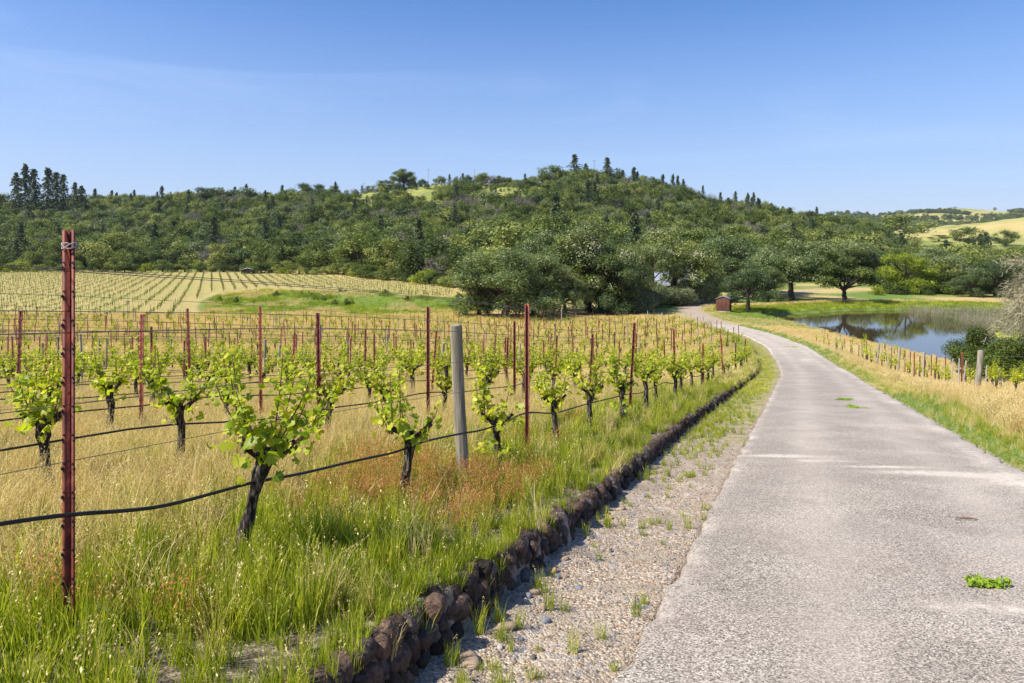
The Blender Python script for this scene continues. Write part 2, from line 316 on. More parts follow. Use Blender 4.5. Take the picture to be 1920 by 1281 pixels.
soil_and_shade = np.maximum(soil_and_shade, hillm * (1 - fars) * sst(.45, .9, N4(x, y, 60)) * .8)
wall_shade = (tl > TW(y) - .17) & (tl < TW(y) + .02); soil_and_shade = np.where(wall_shade & (y < 70), 1, soil_and_shade)  # band at the wall foot: soil colour also paints in the wall's shade
gg = G(); i = np.arange(nR - 1)[:, None] * nA; j = np.arange(nA)[None]; j2 = (j + 1) % nA
gg.add(np.stack([X, Y, Z], -1).reshape(-1, 3), np.stack([i + j, i + nA + j, i + nA + j2, i + j2], -1).reshape(-1, 4))
gg.add(np.stack([X[0], Y[0], Z[0]], -1), [list(range(nA))[::-1]])
pad = np.zeros(nA); ex = {k: np.concatenate([v, pad]) for k, v in dict(green=green, gravel=gravel, soil_and_shade=soil_and_shade, field=far_field, hill=hillm, far=fars).items()}
m, t, p = mat("ground_earth_and_grass"); P = wpos(t)
n1 = tnoise(t, 3.0, 6, P); n2 = tnoise(t, .35, 4, P); n3 = tnoise(t, 22, 4, P); nh = tnoise(t, .09, 6, P)
dry = ramp(t, n3, [(.3, (.26, .19, .07)), (.5, (.46, .35, .14)), (.68, (.66, .52, .26))])
dry = mix(t, ramp(t, n2, [(.4, 0), (.65, .5)]), dry, (.40, .27, .10))
grn = ramp(t, n3, [(.3, (.05, .09, .015)), (.5, (.12, .19, .03)), (.7, (.24, .31, .06))])
gf = math_(t, 'ADD', attr(t, 'green'), math_(t, 'MULTIPLY', math_(t, 'SUBTRACT', n1, .5), .9))
c = mix(t, ramp(t, gf, [(.35, 0), (.65, 1)]), dry, grn)
fd = mix(t, ramp(t, tnoise(t, .5, 5, P), [(.35, 0), (.7, 1)]), (.42, .325, .12), (.30, .265, .08)); fd = mix(t, ramp(t, tnoise(t, .05, 3, P), [(.5, 0), (.7, .6)]), fd, (.30, .31, .08))
c = mix(t, attr(t, 'field'), c, fd)
hg = ramp(t, nh, [(.3, (.12, .155, .035)), (.5, (.22, .25, .05)), (.7, (.34, .32, .10))])
c = mix(t, attr(t, 'hill'), c, hg)
fg = ramp(t, math_(t, 'ADD', tnoise(t, .012, 7, P, .8), math_(t, 'MULTIPLY', math_(t, 'SUBTRACT', nh, .5), .25)), [(.32, (.17, .21, .05)), (.48, (.36, .33, .10)), (.68, (.50, .36, .15))])
c = mix(t, attr(t, 'far'), c, fg)
sl_ = ramp(t, n3, [(.3, (.045, .034, .022)), (.5, (.15, .115, .075)), (.7, (.36, .29, .19))]); c = mix(t, attr(t, 'soil_and_shade'), c, sl_)
vo = N(t, "ShaderNodeTexVoronoi", {'Vector': P, 'Scale': 62.0}); vb = N(t, "ShaderNodeTexVoronoi", {'Vector': P, 'Scale': 23.0})
gc = ramp(t, N(t, "ShaderNodeSeparateColor", {0: vo.outputs['Color']}).outputs[0], [(0, (.14, .115, .09)), (.3, (.33, .25, .175)), (.7, (.50, .38, .26)), (1, (.68, .57, .44))])
gc2 = ramp(t, N(t, "ShaderNodeSeparateColor", {0: vb.outputs['Color']}).outputs[1], [(0, (.20, .20, .21)), (.5, (.45, .38, .30)), (1, (.62, .5, .38))])
gc = mix(t, ramp(t, tnoise(t, 6, 3, P), [(.52, 0), (.62, 1)]), gc, gc2)
gc = mix(t, ramp(t, tnoise(t, 2.2, 5, P, .6), [(.42, 0), (.62, .75)]), gc, (.33, .27, .20)); gc = mix(t, 1.0, gc, ramp(t, vo.outputs['Distance'], [(0, 1), (.75, .9), (1, .35)]), 'MULTIPLY')
c = mix(t, attr(t, 'gravel'), c, gc)
t.links.new(c, p.inputs['Base Color']); p.inputs['Roughness'].default_value = .95
h = math_(t, 'ADD', n3, math_(t, 'MULTIPLY', vo.outputs['Distance'], -1.0))
t.links.new(N(t, "ShaderNodeBump", {'Height': h, 'Strength': .6, 'Distance': .02}).outputs[0], p.inputs['Normal'])
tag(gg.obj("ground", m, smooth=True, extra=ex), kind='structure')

# road ------------------------------------------------------------
seg = np.hypot(*np.diff(ROAD, axis=0).T); cum = np.concatenate([[0], np.cumsum(seg)]); s0 = np.interp(0, ROAD[:, 1], cum)
ss = np.concatenate([np.arange(s0 - 8, s0 + 14, .12), np.arange(s0 + 14, s0 + 45, .4), np.arange(s0 + 45, cum[-1], 1.2)])
cx_, cy_ = np.interp(ss, cum, ROAD[:, 0]), np.interp(ss, cum, ROAD[:, 1]); tx, ty = np.gradient(cx_), np.gradient(cy_); q = np.hypot(tx, ty); tx /= q; ty /= q
tt = np.array([-1.70, -1.66] + list(np.linspace(-1.64, 1.64, 27)) + [1.66, 1.70])
edge = .035 * N1(ss, ss * 0, 1.1)[:, None] + .03 * N2(ss, ss * 0, .35)[:, None]; edge2 = .05 * N3(ss, ss * 0, 1.4)[:, None] + .03 * N4(ss, ss * 0, .4)[:, None]
T2 = tt[None] + np.where(tt[None] < -1.2, edge, 0) + np.where(tt[None] > 1.2, edge2, 0)
RXs = cx_[:, None] + ty[:, None] * T2; RYs = cy_[:, None] - tx[:, None] * T2
RZ = zr(RYs) + .03 - .02 * (tt[None] / 1.7) ** 2 - np.where(np.abs(tt[None]) > 1.68, .12, np.where(np.abs(tt[None]) > 1.65, .008, 0)) + .006 * N2(RXs, RYs, 2.2)
dust = .8 * np.exp(-((T2 + 1.61) / .045) ** 2) * (.5 + .7 * N2(RXs, RYs, 1.5)) + .75 * np.exp(-((T2 - 1.5) / .22) ** 2) * (.55 + .6 * N1(RXs, RYs, 3)) + .45 * sst(42, 58, RYs)
def blotch(px, py, a, b, ang, k):
    global dust
    D = 1.6 / ((py - HZ) / F - .1364); u = (px - CX) / F * D; ca, sa = math.cos(ang), math.sin(ang); ex_ = RXs - u; ey_ = RYs - D
    dust = dust + k * np.exp(-((ex_ * ca + ey_ * sa) / a) ** 2 - ((-ex_ * sa + ey_ * ca) / b) ** 2)
blotch(1465, 858, .38, .10, -.15, 2.6); blotch(1540, 868, .4, .05, -.15, 1.1); blotch(1660, 880, .5, .06, -.12, 1.8); blotch(1790, 893, .7, .12, -.12, 2.6); blotch(1900, 905, .5, .4, 0, .8)
blotch(1665, 800, .5, .1, 0, .8); blotch(1510, 690, .5, 2.2, -.4, .8); blotch(1860, 1150, .5, .06, -.1, .8); blotch(1585, 700, .5, 3, -.4, .6)
tracks = np.exp(-((T2 + .72) / .28) ** 2) + np.exp(-((T2 - .78) / .28) ** 2)
g = G(); n, k = RXs.shape; i = np.arange(n - 1)[:, None] * k; j = np.arange(k - 1)[None]
g.add(np.stack([RXs, RYs, RZ], -1).reshape(-1, 3), np.stack([i + j, i + j + 1, i + k + j + 1, i + k + j], -1).reshape(-1, 4))
m, t, p = mat("chip_seal"); P = wpos(t)
v1 = N(t, "ShaderNodeTexVoronoi", {'Vector': P, 'Scale': 125.0}); v2 = N(t, "ShaderNodeTexVoronoi", {'Vector': P, 'Scale': 150.0})
cc = N(t, "ShaderNodeSeparateColor", {0: v1.outputs['Color']})
c = ramp(t, cc.outputs[0], [(0, (.05, .043, .036)), (.27, (.24, .213, .178)), (.55, (.40, .365, .32)), (.85, (.59, .54, .475)), (1, (.82, .76, .67))])
c = mix(t, 1.0, c, ramp(t, v1.outputs['Distance'], [(0, 1), (.5, .95), (1, .5)]), 'MULTIPLY')
c = mix(t, ramp(t, tnoise(t, 1.4, 6, P), [(.35, 0), (.65, .6)]), c, mix(t, .5, c, (.34, .28, .245)))
c = mix(t, ramp(t, tnoise(t, .5, 4, P, .8), [(.4, 0), (.75, .25)]), c, (.46, .42, .39))
c = mix(t, math_(t, 'MULTIPLY', attr(t, 'tracks'), .28), c, (.60, .54, .48))
du = math_(t, 'MULTIPLY', attr(t, 'dust'), ramp(t, tnoise(t, 14, 5, P), [(.30, .15), (.62, 1)]))
c = mix(t, ramp(t, du, [(0, 0), (.8, .92)]), c, ramp(t, cc.outputs[1], [(0, (.48, .43, .37)), (1, (.80, .74, .66))]))
t.links.new(c, p.inputs['Base Color']); c = mix(t, 1.0, c, mix(t, ramp(t, tnoise(t, .8, 7, P, 1.2), [(.42, 0), (.6, 1)]), (.80, .76, .715), (.94, .895, .845)), 'MULTIPLY'); t.links.new(c, p.inputs['Base Color']); p.inputs['Roughness'].default_value = .9
t.links.new(N(t, "ShaderNodeBump", {'Height': v1.outputs['Distance'], 'Strength': -.4, 'Distance': .008}).outputs[0], p.inputs['Normal'])
tag(g.obj("road", m, smooth=True, extra=dict(dust=dust.ravel(), tracks=tracks.ravel())), kind='structure')

# pond ------------------------------------------------------------
g = G(); pc = POND.mean(0); PO = POND + (POND - pc) / np.linalg.norm(POND - pc, axis=1)[:, None] * 1.5
g.add([(a, b, WATER) for a, b in PO], [list(range(len(PO)))])
me_fix = g
m, t, p = mat("pond_water"); P = wpos(t)
p.inputs['Base Color'].default_value = (.055, .042, .022, 1); p.inputs['Roughness'].default_value = .03; p.inputs['IOR'].default_value = 1.33; p.inputs['Specular IOR Level'].default_value = .9
mpn = N(t, "ShaderNodeMapping", {0: P, 'Scale': (1, .5, 1)})
t.links.new(N(t, "ShaderNodeBump", {'Height': tnoise(t, 2.2, 3, mpn.outputs[0]), 'Strength': .05, 'Distance': .05}).outputs[0], p.inputs['Normal'])
tag(g.obj("pond_water", m), kind='structure')
# ---------------------------------------------------------------- stone wall and stones
r3 = np.random.default_rng(11); g = G()
def along(s, t_):                                     # road space to world
    i = np.searchsorted(cum, s + s0) - 1; f = (s + s0 - cum[i]) / seg[i]; a = ROAD[i] + (ROAD[i + 1] - ROAD[i]) * f; d = (ROAD[i + 1] - ROAD[i]) / seg[i]
    return np.array([a[0] + d[1] * t_, a[1] - d[0] * t_]), math.atan2(d[1], d[0])
s = .4
while s < 56:
    far_ = s > 22
    L1 = r3.uniform(.06, .13); P_, an = along(s, -2.6)
    tw_ = float(TW(P_[1])); zt = float(gz(*along(s, -tw_ - .12)[0])[0]); zb = float(gz(*along(s, -2.3)[0])[0]); H = max(zt - zb, .1)
    k = 3 if H > .20 and s < 7 else 2 if H > .12 and not far_ else 1
    for c_ in range(k):
        if r3.uniform() < .06: continue
        tt_ = -tw_ + .03 - .02 * c_ + r3.uniform(-.03, .02); P_, an = along(s + (L1 * .5 if c_ % 2 else 0) + r3.uniform(-.02, .02), tt_)
        hz_ = (H + .03) / k * .62
        rock(g, r3, (P_[0], P_[1], zb + (H + .02) / k * (c_ + .45)), (L1 * r3.uniform(.5, .66), r3.uniform(.05, .08), hz_ * r3.uniform(.7, 1.3)), ICO2 if s < 14 else ICO1, rot=an + r3.uniform(-.45, .45), bump=.34)
    s += L1 * (.93 if not far_ else 1.1)
m, t, p = mat("wall_stone"); v = N(t, "ShaderNodeTexCoord").outputs['Object']
n_ = tnoise(t, 26, 6, v, .4); c = ramp(t, attr(t, 'tint'), [(0, (.035, .026, .02)), (.35, (.10, .06, .042)), (.6, (.065, .053, .044)), (.8, (.14, .085, .058)), (1, (.10, .095, .09))])
c = mix(t, 1, c, ramp(t, n_, [(.3, .45), (.7, 1.35)]), 'MULTIPLY'); t.links.new(c, p.inputs['Base Color'])
t.links.new(N(t, "ShaderNodeBump", {'Height': n_, 'Strength': 1.0, 'Distance': .03}).outputs[0], p.inputs['Normal'])
M['stone'] = m
tag(g.obj("stone_wall", m, smooth=False), "low dry-laid retaining wall of rounded brown stones between the vineyard grass and the gravel shoulder", "stone wall")
def stonemat(nm, cols): return simple(nm, cols, 9, .9, .5)
SM = [stonemat("blue_grey_stone", [(.12, .13, .15), (.24, .26, .29)]), stonemat("tan_stone", [(.26, .185, .12), (.38, .28, .19)]), stonemat("dark_stone", [(.05, .05, .055), (.14, .14, .14)]), stonemat("orange_stone", [(.38, .21, .12), (.50, .32, .20)]), stonemat("pale_stone", [(.34, .30, .25), (.48, .43, .36)])]
SN = ["blue-grey", "tan", "dark", "orange-brown", "pale"]
# px, py, half width, half height (m), material
RK = [(880, 1245, .13, .035, 1, 'flat tan stone in the gravel, lowest in the frame beside the wall'), (950, 1180, .10, .035, 1, 'rounded tan stone half buried beside a grass tuft in the gravel'),
      (1003, 1115, .055, .03, 1, 'rounded tan cobble below the orange-brown one on the gravel shoulder'), (990, 1120, .04, .03, 0, 'small blue-grey stone touching a tan cobble in the gravel'),
      (1025, 1170, .045, .035, 0, 'angular blue-grey stone on the gravel near a grass tuft'), (1018, 1145, .03, .045, 1, 'small upright tan stone above the angular blue-grey one'),
      (1040, 1073, .04, .03, 3, 'orange-brown cobble in the line of cobbles on the gravel'), (1060, 1052, .05, .03, 1, 'pale tan cobble in the line of stones, between two grass tufts'),
      (1045, 1083, .035, .025, 0, 'blue-grey stone beside the orange-brown cobble'), (1110, 1010, .04, .03, 2, 'dark blue pebble-like stone alone on the gravel shoulder'),
      (1145, 1035, .04, .03, 2, 'dark slate stone beside a grass clump on the gravel'), (1140, 972, .10, .025, 3, 'long flat orange-brown stone at the foot of the wall'),
      (1165, 955, .09, .025, 1, 'flat tan slab farther up the gravel at the wall foot'), (1210, 932, .07, .025, 0, 'flat blue-grey stone far up the gravel shoulder'),
      (985, 1130, .03, .02, 4, 'small white stone at the foot of the wall'), (1085, 1105, .04, .02, 0, 'flat grey-blue stone right of the cobble line'),
      (975, 1200, .035, .022, 0, 'small grey-blue stone low on the gravel'), (938, 1215, .04, .02, 4, 'small pale stone near the tan slab'),
      (1000, 1235, .03, .02, 2, 'small dark stone near the bottom edge of the gravel'), (1195, 990, .025, .015, 4, 'little white stone near the road edge'),
      (1240, 885, .05, .03, 1, 'tan stone among grass, farthest of the loose shoulder stones'), (795, 1012, .06, .03, 0, 'flat grey stone lying in the vineyard grass above the wall'),
      (968, 848, .14, .03, 4, 'flat pale rock in the grass beside the second rusty stake'), (1000, 855, .09, .03, 2, 'dark flat rock next to the pale rock by the second rusty stake')]
for px, py, a, h, mi, lb in RK:
    g = G(); a *= .62; h *= .62; rock(g, r3, (0, 0, 0), (a, a * .62, h), ICO2, bump=.2); P_ = px2g(px, py); P_.z += h * .35
    tag(g.obj("loose_stone", SM[mi], loc=P_), lb, "stone", "loose stones by the roadside")
def scatter(name, P, rz, scl, idx, meshes, kind='stuff', tilt=None):
    P = np.asarray(P, float); n = len(P)
    if n == 0: return
    me = bpy.data.meshes.new(name); me.vertices.add(n); me.vertices.foreach_set("co", P.ravel())
    rot = np.zeros((n, 3)); rot[:, 2] = rz
    if tilt is not None: rot[:, :2] = tilt
    a = me.attributes.new("rot", 'FLOAT_VECTOR', 'POINT'); a.data.foreach_set("vector", rot.ravel())
    a = me.attributes.new("scl", 'FLOAT', 'POINT'); a.data.foreach_set("value", np.asarray(scl, float))
    a = me.attributes.new("idx", 'INT', 'POINT'); a.data.foreach_set("value", np.asarray(idx, np.int32))
    o = bpy.data.objects.new(name, me); C.objects.link(o); tag(o, kind=kind)
    col = bpy.data.collections.new(name + "_kinds")
    for q_, mm in enumerate(meshes): col.objects.link(bpy.data.objects.new(f"{name}_kind_{q_:02d}", mm))
    ng = bpy.data.node_groups.new(name, 'GeometryNodeTree')
    ng.interface.new_socket("Geometry", in_out='INPUT', socket_type='NodeSocketGeometry'); ng.interface.new_socket("Geometry", in_out='OUTPUT', socket_type='NodeSocketGeometry')
    gi, go = ng.nodes.new("NodeGroupInput"), ng.nodes.new("NodeGroupOutput"); ip = ng.nodes.new("GeometryNodeInstanceOnPoints")
    ci = ng.nodes.new("GeometryNodeCollectionInfo"); ci.inputs['Collection'].default_value = col; ci.inputs['Separate Children'].default_value = True; ci.inputs['Reset Children'].default_value = True
    def na(nm, dt): q_ = ng.nodes.new("GeometryNodeInputNamedAttribute"); q_.data_type = dt; q_.inputs['Name'].default_value = nm; return q_.outputs[0]
    ng.links.new(gi.outputs[0], ip.inputs['Points']); ng.links.new(ci.outputs[0], ip.inputs['Instance']); ip.inputs['Pick Instance'].default_value = True
    ng.links.new(na("idx", 'INT'), ip.inputs['Instance Index']); ng.links.new(na("rot", 'FLOAT_VECTOR'), ip.inputs['Rotation']); ng.links.new(na("scl", 'FLOAT'), ip.inputs['Scale'])
    ng.links.new(ip.outputs[0], go.inputs[0]); md = o.modifiers.new("scatter", 'NODES'); md.node_group = ng
    return o
# pebbles on the shoulder near the camera
n = 26000; s_ = .6 + 14 * r3.uniform(size=n) ** 1.6; t_ = -r3.uniform(1.60, 2.6, n)
PX = s_ * DX + (.89 + t_) * RX; PY = s_ * DY + (.89 + t_) * RY
pm = []
for q_ in range(8):
    g = G(); rock(g, r3, (0, 0, 0), (1, .75, .6), ICO1, bump=.25); pm.append(g.mesh("pebble", [SM[[0, 1, 2, 4, 1, 3, 4, 1][q_]]]))
scatter("gravel_pebbles", np.stack([PX, PY, gz(PX, PY) + .001], 1), r3.uniform(0, 6.28, n), .003 + .010 * r3.uniform(size=n) ** 4, r3.choice(8, n, p=[.12, .2, .08, .17, .15, .05, .13, .10]), pm)

# ---------------------------------------------------------------- vineyard
ROWV = .427
def rowx(k, D): return ROWV * D - 3.264 - 2.62 * k
def stake_mesh(h):
    g = G(); P_ = [(-.027, 0), (-.014, .002), (-.011, .026), (.011, .026), (.014, .002), (.027, 0)]
    n = len(P_); th = .0035; V = []
    for z in (-.15, h):
        V += [(a, b, z) for a, b in P_] + [(a, b + th, z) for a, b in P_]
    V = np.array(V); fr = [(i, i + 1, i + 1 + 2 * n, i + 2 * n) for i in range(n - 1)] + [(n + i + 1, n + i, n + i + 2 * n, n + i + 1 + 2 * n) for i in range(n - 1)]
    fr += [(n, 0, 2 * n, 3 * n), (n - 1, 2 * n - 1, 4 * n - 1, 3 * n - 1)] + [(2 * n + i, 2 * n + i + 1, 3 * n + i + 1, 3 * n + i) for i in range(n - 1)]
    g.add(V, fr)
    return g.mesh("steel_stake", [M['rust']])
def notch_mesh(h):
    g = G(); z = .2
    while z < h - .05:
        for sx in (-.0275, .0275):
            box(g, sx - .004, sx + .004, -.004, .003, z, z + .012); box(g, sx * .72 - .003, sx * .72 + .003, -.0035, -.0005, z + .022, z + .03)
        z += .115
    return g.mesh("wire_notches", [M['hose']])
def wpost_mesh(h, rad, seed):
    rg = np.random.default_rng(seed); g = G(); z = np.linspace(-.2, h, 14); P_ = np.stack([.008 * np.sin(z * 3 + seed), .006 * np.cos(z * 2), z], 1)
    tube(g, P_, rad * (1.04 - .06 * np.linspace(0, 1, 14)), 18, lump=.012, rg=rg)
    tube(g, [(0, 0, h - .001), (0, 0, h + .006)], [rad * .97, rad * .86], 18)
    return g.mesh("wooden_post", [M['post']])
SH = [1.62, 1.7, 1.55]; STK = [stake_mesh(h) for h in SH]; NTC = [notch_mesh(h) for h in SH]
WPH = [1.32, 1.45, 1.6]; WP = [wpost_mesh(h, rad, 3 + i) for i, (h, rad) in enumerate(zip(WPH, [.058, .05, .043]))]
GV = []
for h in (1.25, 1.5):
    g = G(); tube(g, [(0, 0, -.15), (0, 0, h)], .019, 8); GV.append(g.mesh("thin_post", [M['galv']]))
def wrap_mesh(z, r):
    g = G(); a = np.linspace(0, 6.28 * 3, 40); tube(g, np.stack([r * np.cos(a) * 1.1, .012 + r * .7 * np.sin(a), z + .012 * np.sin(a * 1.7)], 1), .0022, 5, cap=False)
    return g.mesh("wire_tie", [M['galv']])
TIE = wrap_mesh(1.558, .032)
LEAF_D = np.array([(0, 0), (.18, -.13), (.42, -.22), (.36, -.02), (.55, .12), (.40, .26), (.36, .50), (.20, .48), (0, .78), (-.22, .50), (-.38, .46), (-.38, .24), (-.56, .10), (-.36, -.04), (-.40, -.24), (-.16, -.13)])
def leaves(g, rg, P, size, fine=True, m=2, drop=.35):
    n = len(P)
    nr = rg.normal(size=(n, 3)) * .65 + np.array([-.15, -.45, .75]); nr /= np.linalg.norm(nr, axis=1)[:, None]
    up = rg.normal(size=(n, 3)) * .6 + np.array([0, 0, -drop]); a = np.cross(nr, up); a /= np.linalg.norm(a, axis=1)[:, None]; b = np.cross(a, nr)
    tn = np.clip(rg.normal(.5, .2, n), 0, 1)
    if fine:
        o = np.vstack([[(0, .15)], LEAF_D]); fold = np.abs(o[:, 0]) * .7 + .45 * o[:, 1] ** 2
        V = P[:, None] + size[:, None, None] * (a[:, None] * o[None, :, :1] + b[:, None] * o[None, :, 1:] + nr[:, None] * fold[None, :, None] * rg.uniform(-1, 1, n)[:, None, None])
        k = len(o); tri = np.array([(0, i, i + 1) for i in range(1, k - 1)] + [(0, k - 1, 1)]); Fc = (tri[None] + np.arange(n)[:, None, None] * k).reshape(-1, 3)
    else:
        o = np.array([(0, -.1), (.48, .05), (.25, .5), (0, .72), (-.25, .5), (-.48, .05)]); k = 6
        V = P[:, None] + size[:, None, None] * (a[:, None] * o[None, :, :1] + b[:, None] * o[None, :, 1:]); Fc = (np.arange(6)[None] + np.arange(n)[:, None] * 6)
    g.add(V.reshape(-1, 3), Fc, 0, np.repeat(tn, k))
def vine_meshes(seed, fine, lean=0, ncane=6, hgt=.55, spread=.38, th=.62, low=False, bias=0, dens=40):
    """trunk, canes, foliage; the foliage stands on canes that fan up from the head of the trunk"""
    rg = np.random.default_rng(seed); n = 12 if fine else 6; z = np.linspace(-.1, th, n)
    P_ = np.stack([lean * np.clip(z / th, 0, 1) ** 1.2 + np.cumsum(rg.normal(0, .008, n)), np.cumsum(rg.normal(0, .006, n)), z], 1)
    gt = G(); rad = np.interp(z / th, [-.2, 0, .6, .85, 1], [.05, .045, .034, .05, .03]); tube(gt, P_, rad, 9 if fine else 5, lump=.16 if fine else .1, rg=rg)
    top = P_[-1]; arms = []
    for sx in (-1, 1) if fine else ():
        a = np.linspace(0, 1, 5); Q = top - [0, 0, .08] + np.stack([sx * .17 * a, rg.normal(0, .02, 5) * a, .02 + .11 * a ** 1.5], 1); tube(gt, Q, .026 - .008 * a, 7, lump=.2, rg=rg)
    gc = G(); gl = G(); LP = []; LS = []
    for c_ in range(ncane):
        dx = (rg.uniform(-1, 1) + bias) * spread; hh = hgt * rg.uniform(.5, 1.1) * (1 - .45 * abs(dx) / spread); a = np.linspace(0, 1, 6)
        st = top + np.array([np.sign(dx) * rg.uniform(0, .17), 0, -.03]); 
        Q = st + np.stack([dx * a ** .8, rg.uniform(-.12, .12) * a, hh * a + .02 * np.sin(a * 6)], 1)
        tube(gc, Q, .0065 - .004 * a, 5 if fine else 3, cap=False)
        k = int((dens if fine else 16) * hh / .55) + 3; f = rg.uniform(.02, 1.08, k) ** .8; q_ = np.stack([np.interp(f, a, Q[:, i]) for i in range(3)], 1)
        LP.append(q_ + rg.normal(0, .048, (k, 3)) * (1.15 - f * .6)[:, None]); LS.append(rg.uniform(.028, .072, k) * (1.15 - .5 * f) * (1 if fine else 1.6))
    k = 26 if fine else 7; LP.append(top + rg.normal(0, 1, (k, 3)) * [.085, .07, .07] - [0, 0, 0]); LS.append(rg.uniform(.05, .11, k) * (1 if fine else 1.5))
    if low: LP.append(np.array([0, 0, .16]) + rg.normal(0, 1, (40, 3)) * [.14, .1, .10]); LS.append(rg.uniform(.05, .1, 40))
    leaves(gl, rg, np.concatenate(LP), np.concatenate(LS), fine)
    return gt.mesh("vine_trunk", [M['vtrunk']], smooth=not fine), gc.mesh("vine_cane", [M['cane']], smooth=True), gl.mesh("vine_leaves", [M['vleaf']])
NV = [vine_meshes(100 + i, True, lean, nc, hg_, sp, th, lw, -.12 if i == 0 else 0, 50 if i == 0 else 46) for i, (lean, nc, hg_, sp, th, lw) in enumerate([(.12, 11, .72, .36, .68, False), (.0, 6, .66, .12, .60, False), (-.03, 5, .66, .30, .56, True), (.02, 8, .66, .26, .62, False), (-.05, 9, .64, .38, .66, False), (.04, 9, .66, .33, .64, False), (0, 7, .74, .2, .6, False)])]
FV = [vine_meshes(200 + i, False, rg_, nc, .62, .30, .52) for i, (rg_, nc) in enumerate([(.05, 7), (-.05, 5), (.0, 8), (.03, 5), (-.02, 6)])]
def place_vine(x, y, ms, label, rz=0, s=1.0, group=None, th=None):
    v = thing("grapevine", label, "grapevine", (x, y, gz1(x, y)), rz, group, s)
    part("trunk", ms[0], v)
    if y < 45: part("cane", ms[1], v)
    part("foliage", ms[2], v); return v
def place_stake(x, y, k, label, lean=(0, 0), rz=0, s=1.0, group=None, ztop=None):
    z = gz1(x, y); h = SH[k]
    if ztop is not None: s = (ztop - z) / h
    o = thing("trellis_stake", label, "stake", (x, y, z), rz, group, (1.25 if y > 18 else 1, 1, s)); o.rotation_euler = (lean[0], lean[1], rz)
    part("steel_channel", STK[k], o)
    if y < 20: part("wire_notches", NTC[k], o)
    return o
def place_post(x, y, k, label, lean=(0, 0), s=(1, 1, 1), group=None, ztop=None, meshes=None, hs_=None, nm="wooden_post"):
    z = gz1(x, y); me = (meshes or WP)[k]; h = (hs_ or WPH)[k]
    if ztop is not None: s = (s[0], s[1], (ztop - z) / h)
    o = bpy.data.objects.new(nm, me); C.objects.link(o); o.location = (x, y, z); o.rotation_euler = (lean[0], lean[1], 0); o.scale = s
    return tag(o, label, "post", group)
GVN = "grapevines in the vineyard rows"; GST = "stakes and posts of the vineyard rows"
def rown(k): return "front row beside the stone wall" if k == 0 else f"{ordw(k + 1)} row back from the stone wall"
rv = np.random.default_rng(21)
# vines
row1 = [4.06, 5.63, 7.25, 8.99, 10.5, 12.0, 13.9, 15.4, 17.0]; row2 = [4.1, 5.3, 6.45, 8.39, 9.54, 11.2, 12.9, 14.4, 16.0]
feat = {(0, 0): 0, (0, 1): 1, (0, 2): 2, (0, 3): 3, (1, 1): 3, (1, 2): 4, (1, 3): 5, (1, 4): 6}
lbl = {(0, 0): "tall grapevine with a thick black leaning trunk in the front row beside the stone wall", (0, 1): "slim leafy grapevine with a short black trunk above red sorrel in the front row",
       (0, 2): "sparse young grapevine with leafy suckers at its base, by the near wooden post", (0, 3): "bushy grapevine just right of the second rusty stake of the front row",
       (1, 1): "bushy grapevine left of the nearest rusty stake, in the second row", (1, 2): "wide-armed grapevine right behind the nearest rusty stake, in the second row"}
vines = []; NR = 46
blk = np.array([px2g(*p)[:2] for p in [(-900, 607), (300, 604), (560, 604), (860, 605), (1000, 604), (1120, 603), (1240, 603), (1340, 611), (1400, 628)]])
def inblock(x, y, tr_):
    ang = CX + F * x / y; lim = np.interp(ang, [-900, 300, 860, 1120, 1300, 1380, 1420], [84, 84, 84, 90, 86, 70, 56]); return (y < lim) & (-tr_ > 3.4) & (ang > -160) & (ang < 1425)
for k in range(NR):
    Ds = list({0: row1, 1: row2}.get(k, [])); d0 = (Ds[-1] if Ds else 2.6 + rv.uniform(0, 1.5)) + (1.6 if Ds else 0)
    while d0 < 92: Ds.append(d0); d0 += 1.6 * (1 + .04 * rv.normal())
    Ds = np.array(Ds); x_ = rowx(k, Ds) + rv.normal(0, .05, len(Ds)) * (Ds > 9); tr_ = roadt(x_, Ds); ok = inblock(x_, Ds, tr_); ok |= (k == 0) & (Ds < 3)
    kk = 0
    for D_, xx, o_, fi in zip(Ds, x_, ok, range(len(Ds))):
        if o_ and rv.uniform() > .06 * (D_ > 18): kk += 1; vines.append((D_, xx, k, kk, fi))
vines.sort(); near = vines[:300]; rest = vines[300:]
for D_, xx, k, kk, fi in near:
    f_ = feat.get((k, fi)); ms = NV[f_] if f_ is not None else NV[rv.integers(2, 7)] if D_ < 26 else FV[rv.integers(0, 5)]
    lb = lbl.get((k, fi), f"leafy grapevine, {ordw(kk)} along the {rown(k)}")
    place_vine(xx - (.08 if (k, fi) == (0, 0) else 0), D_, ms, lb, (rv.uniform(-.3, .3) + (math.pi if rv.uniform() < .4 else 0)) if f_ is None else 0, 1 if f_ is not None else rv.uniform(.9, 1.2), GVN)
def joined(ms, nm):
    g = G(); out = bpy.data.meshes.new(nm); V = []; Fc = []; T = []; mi = []; off = 0
    for q_, me in enumerate(ms):
        v = np.empty(len(me.vertices) * 3); me.vertices.foreach_get("co", v); v = v.reshape(-1, 3); ti = np.empty(len(v)); me.attributes["tint"].data.foreach_get("value", ti)
        for pl in me.polygons: g.add(np.zeros((0, 3)), [np.array(pl.vertices) - g.n], q_) if False else Fc.append((tuple(off + a for a in pl.vertices), q_))
        V.append(v); T.append(ti); off += len(v)
    out.from_pydata(np.concatenate(V).tolist(), [], [f for f, _ in Fc]); a = out.attributes.new("tint", 'FLOAT', 'POINT'); a.data.foreach_set("value", np.concatenate(T))
    for me in ms: out.materials.append(me.materials[0])
    out.polygons.foreach_set("material_index", [q_ for _, q_ in Fc]); return out
FVJ = [joined(m_, "far_vine") for m_ in FV]
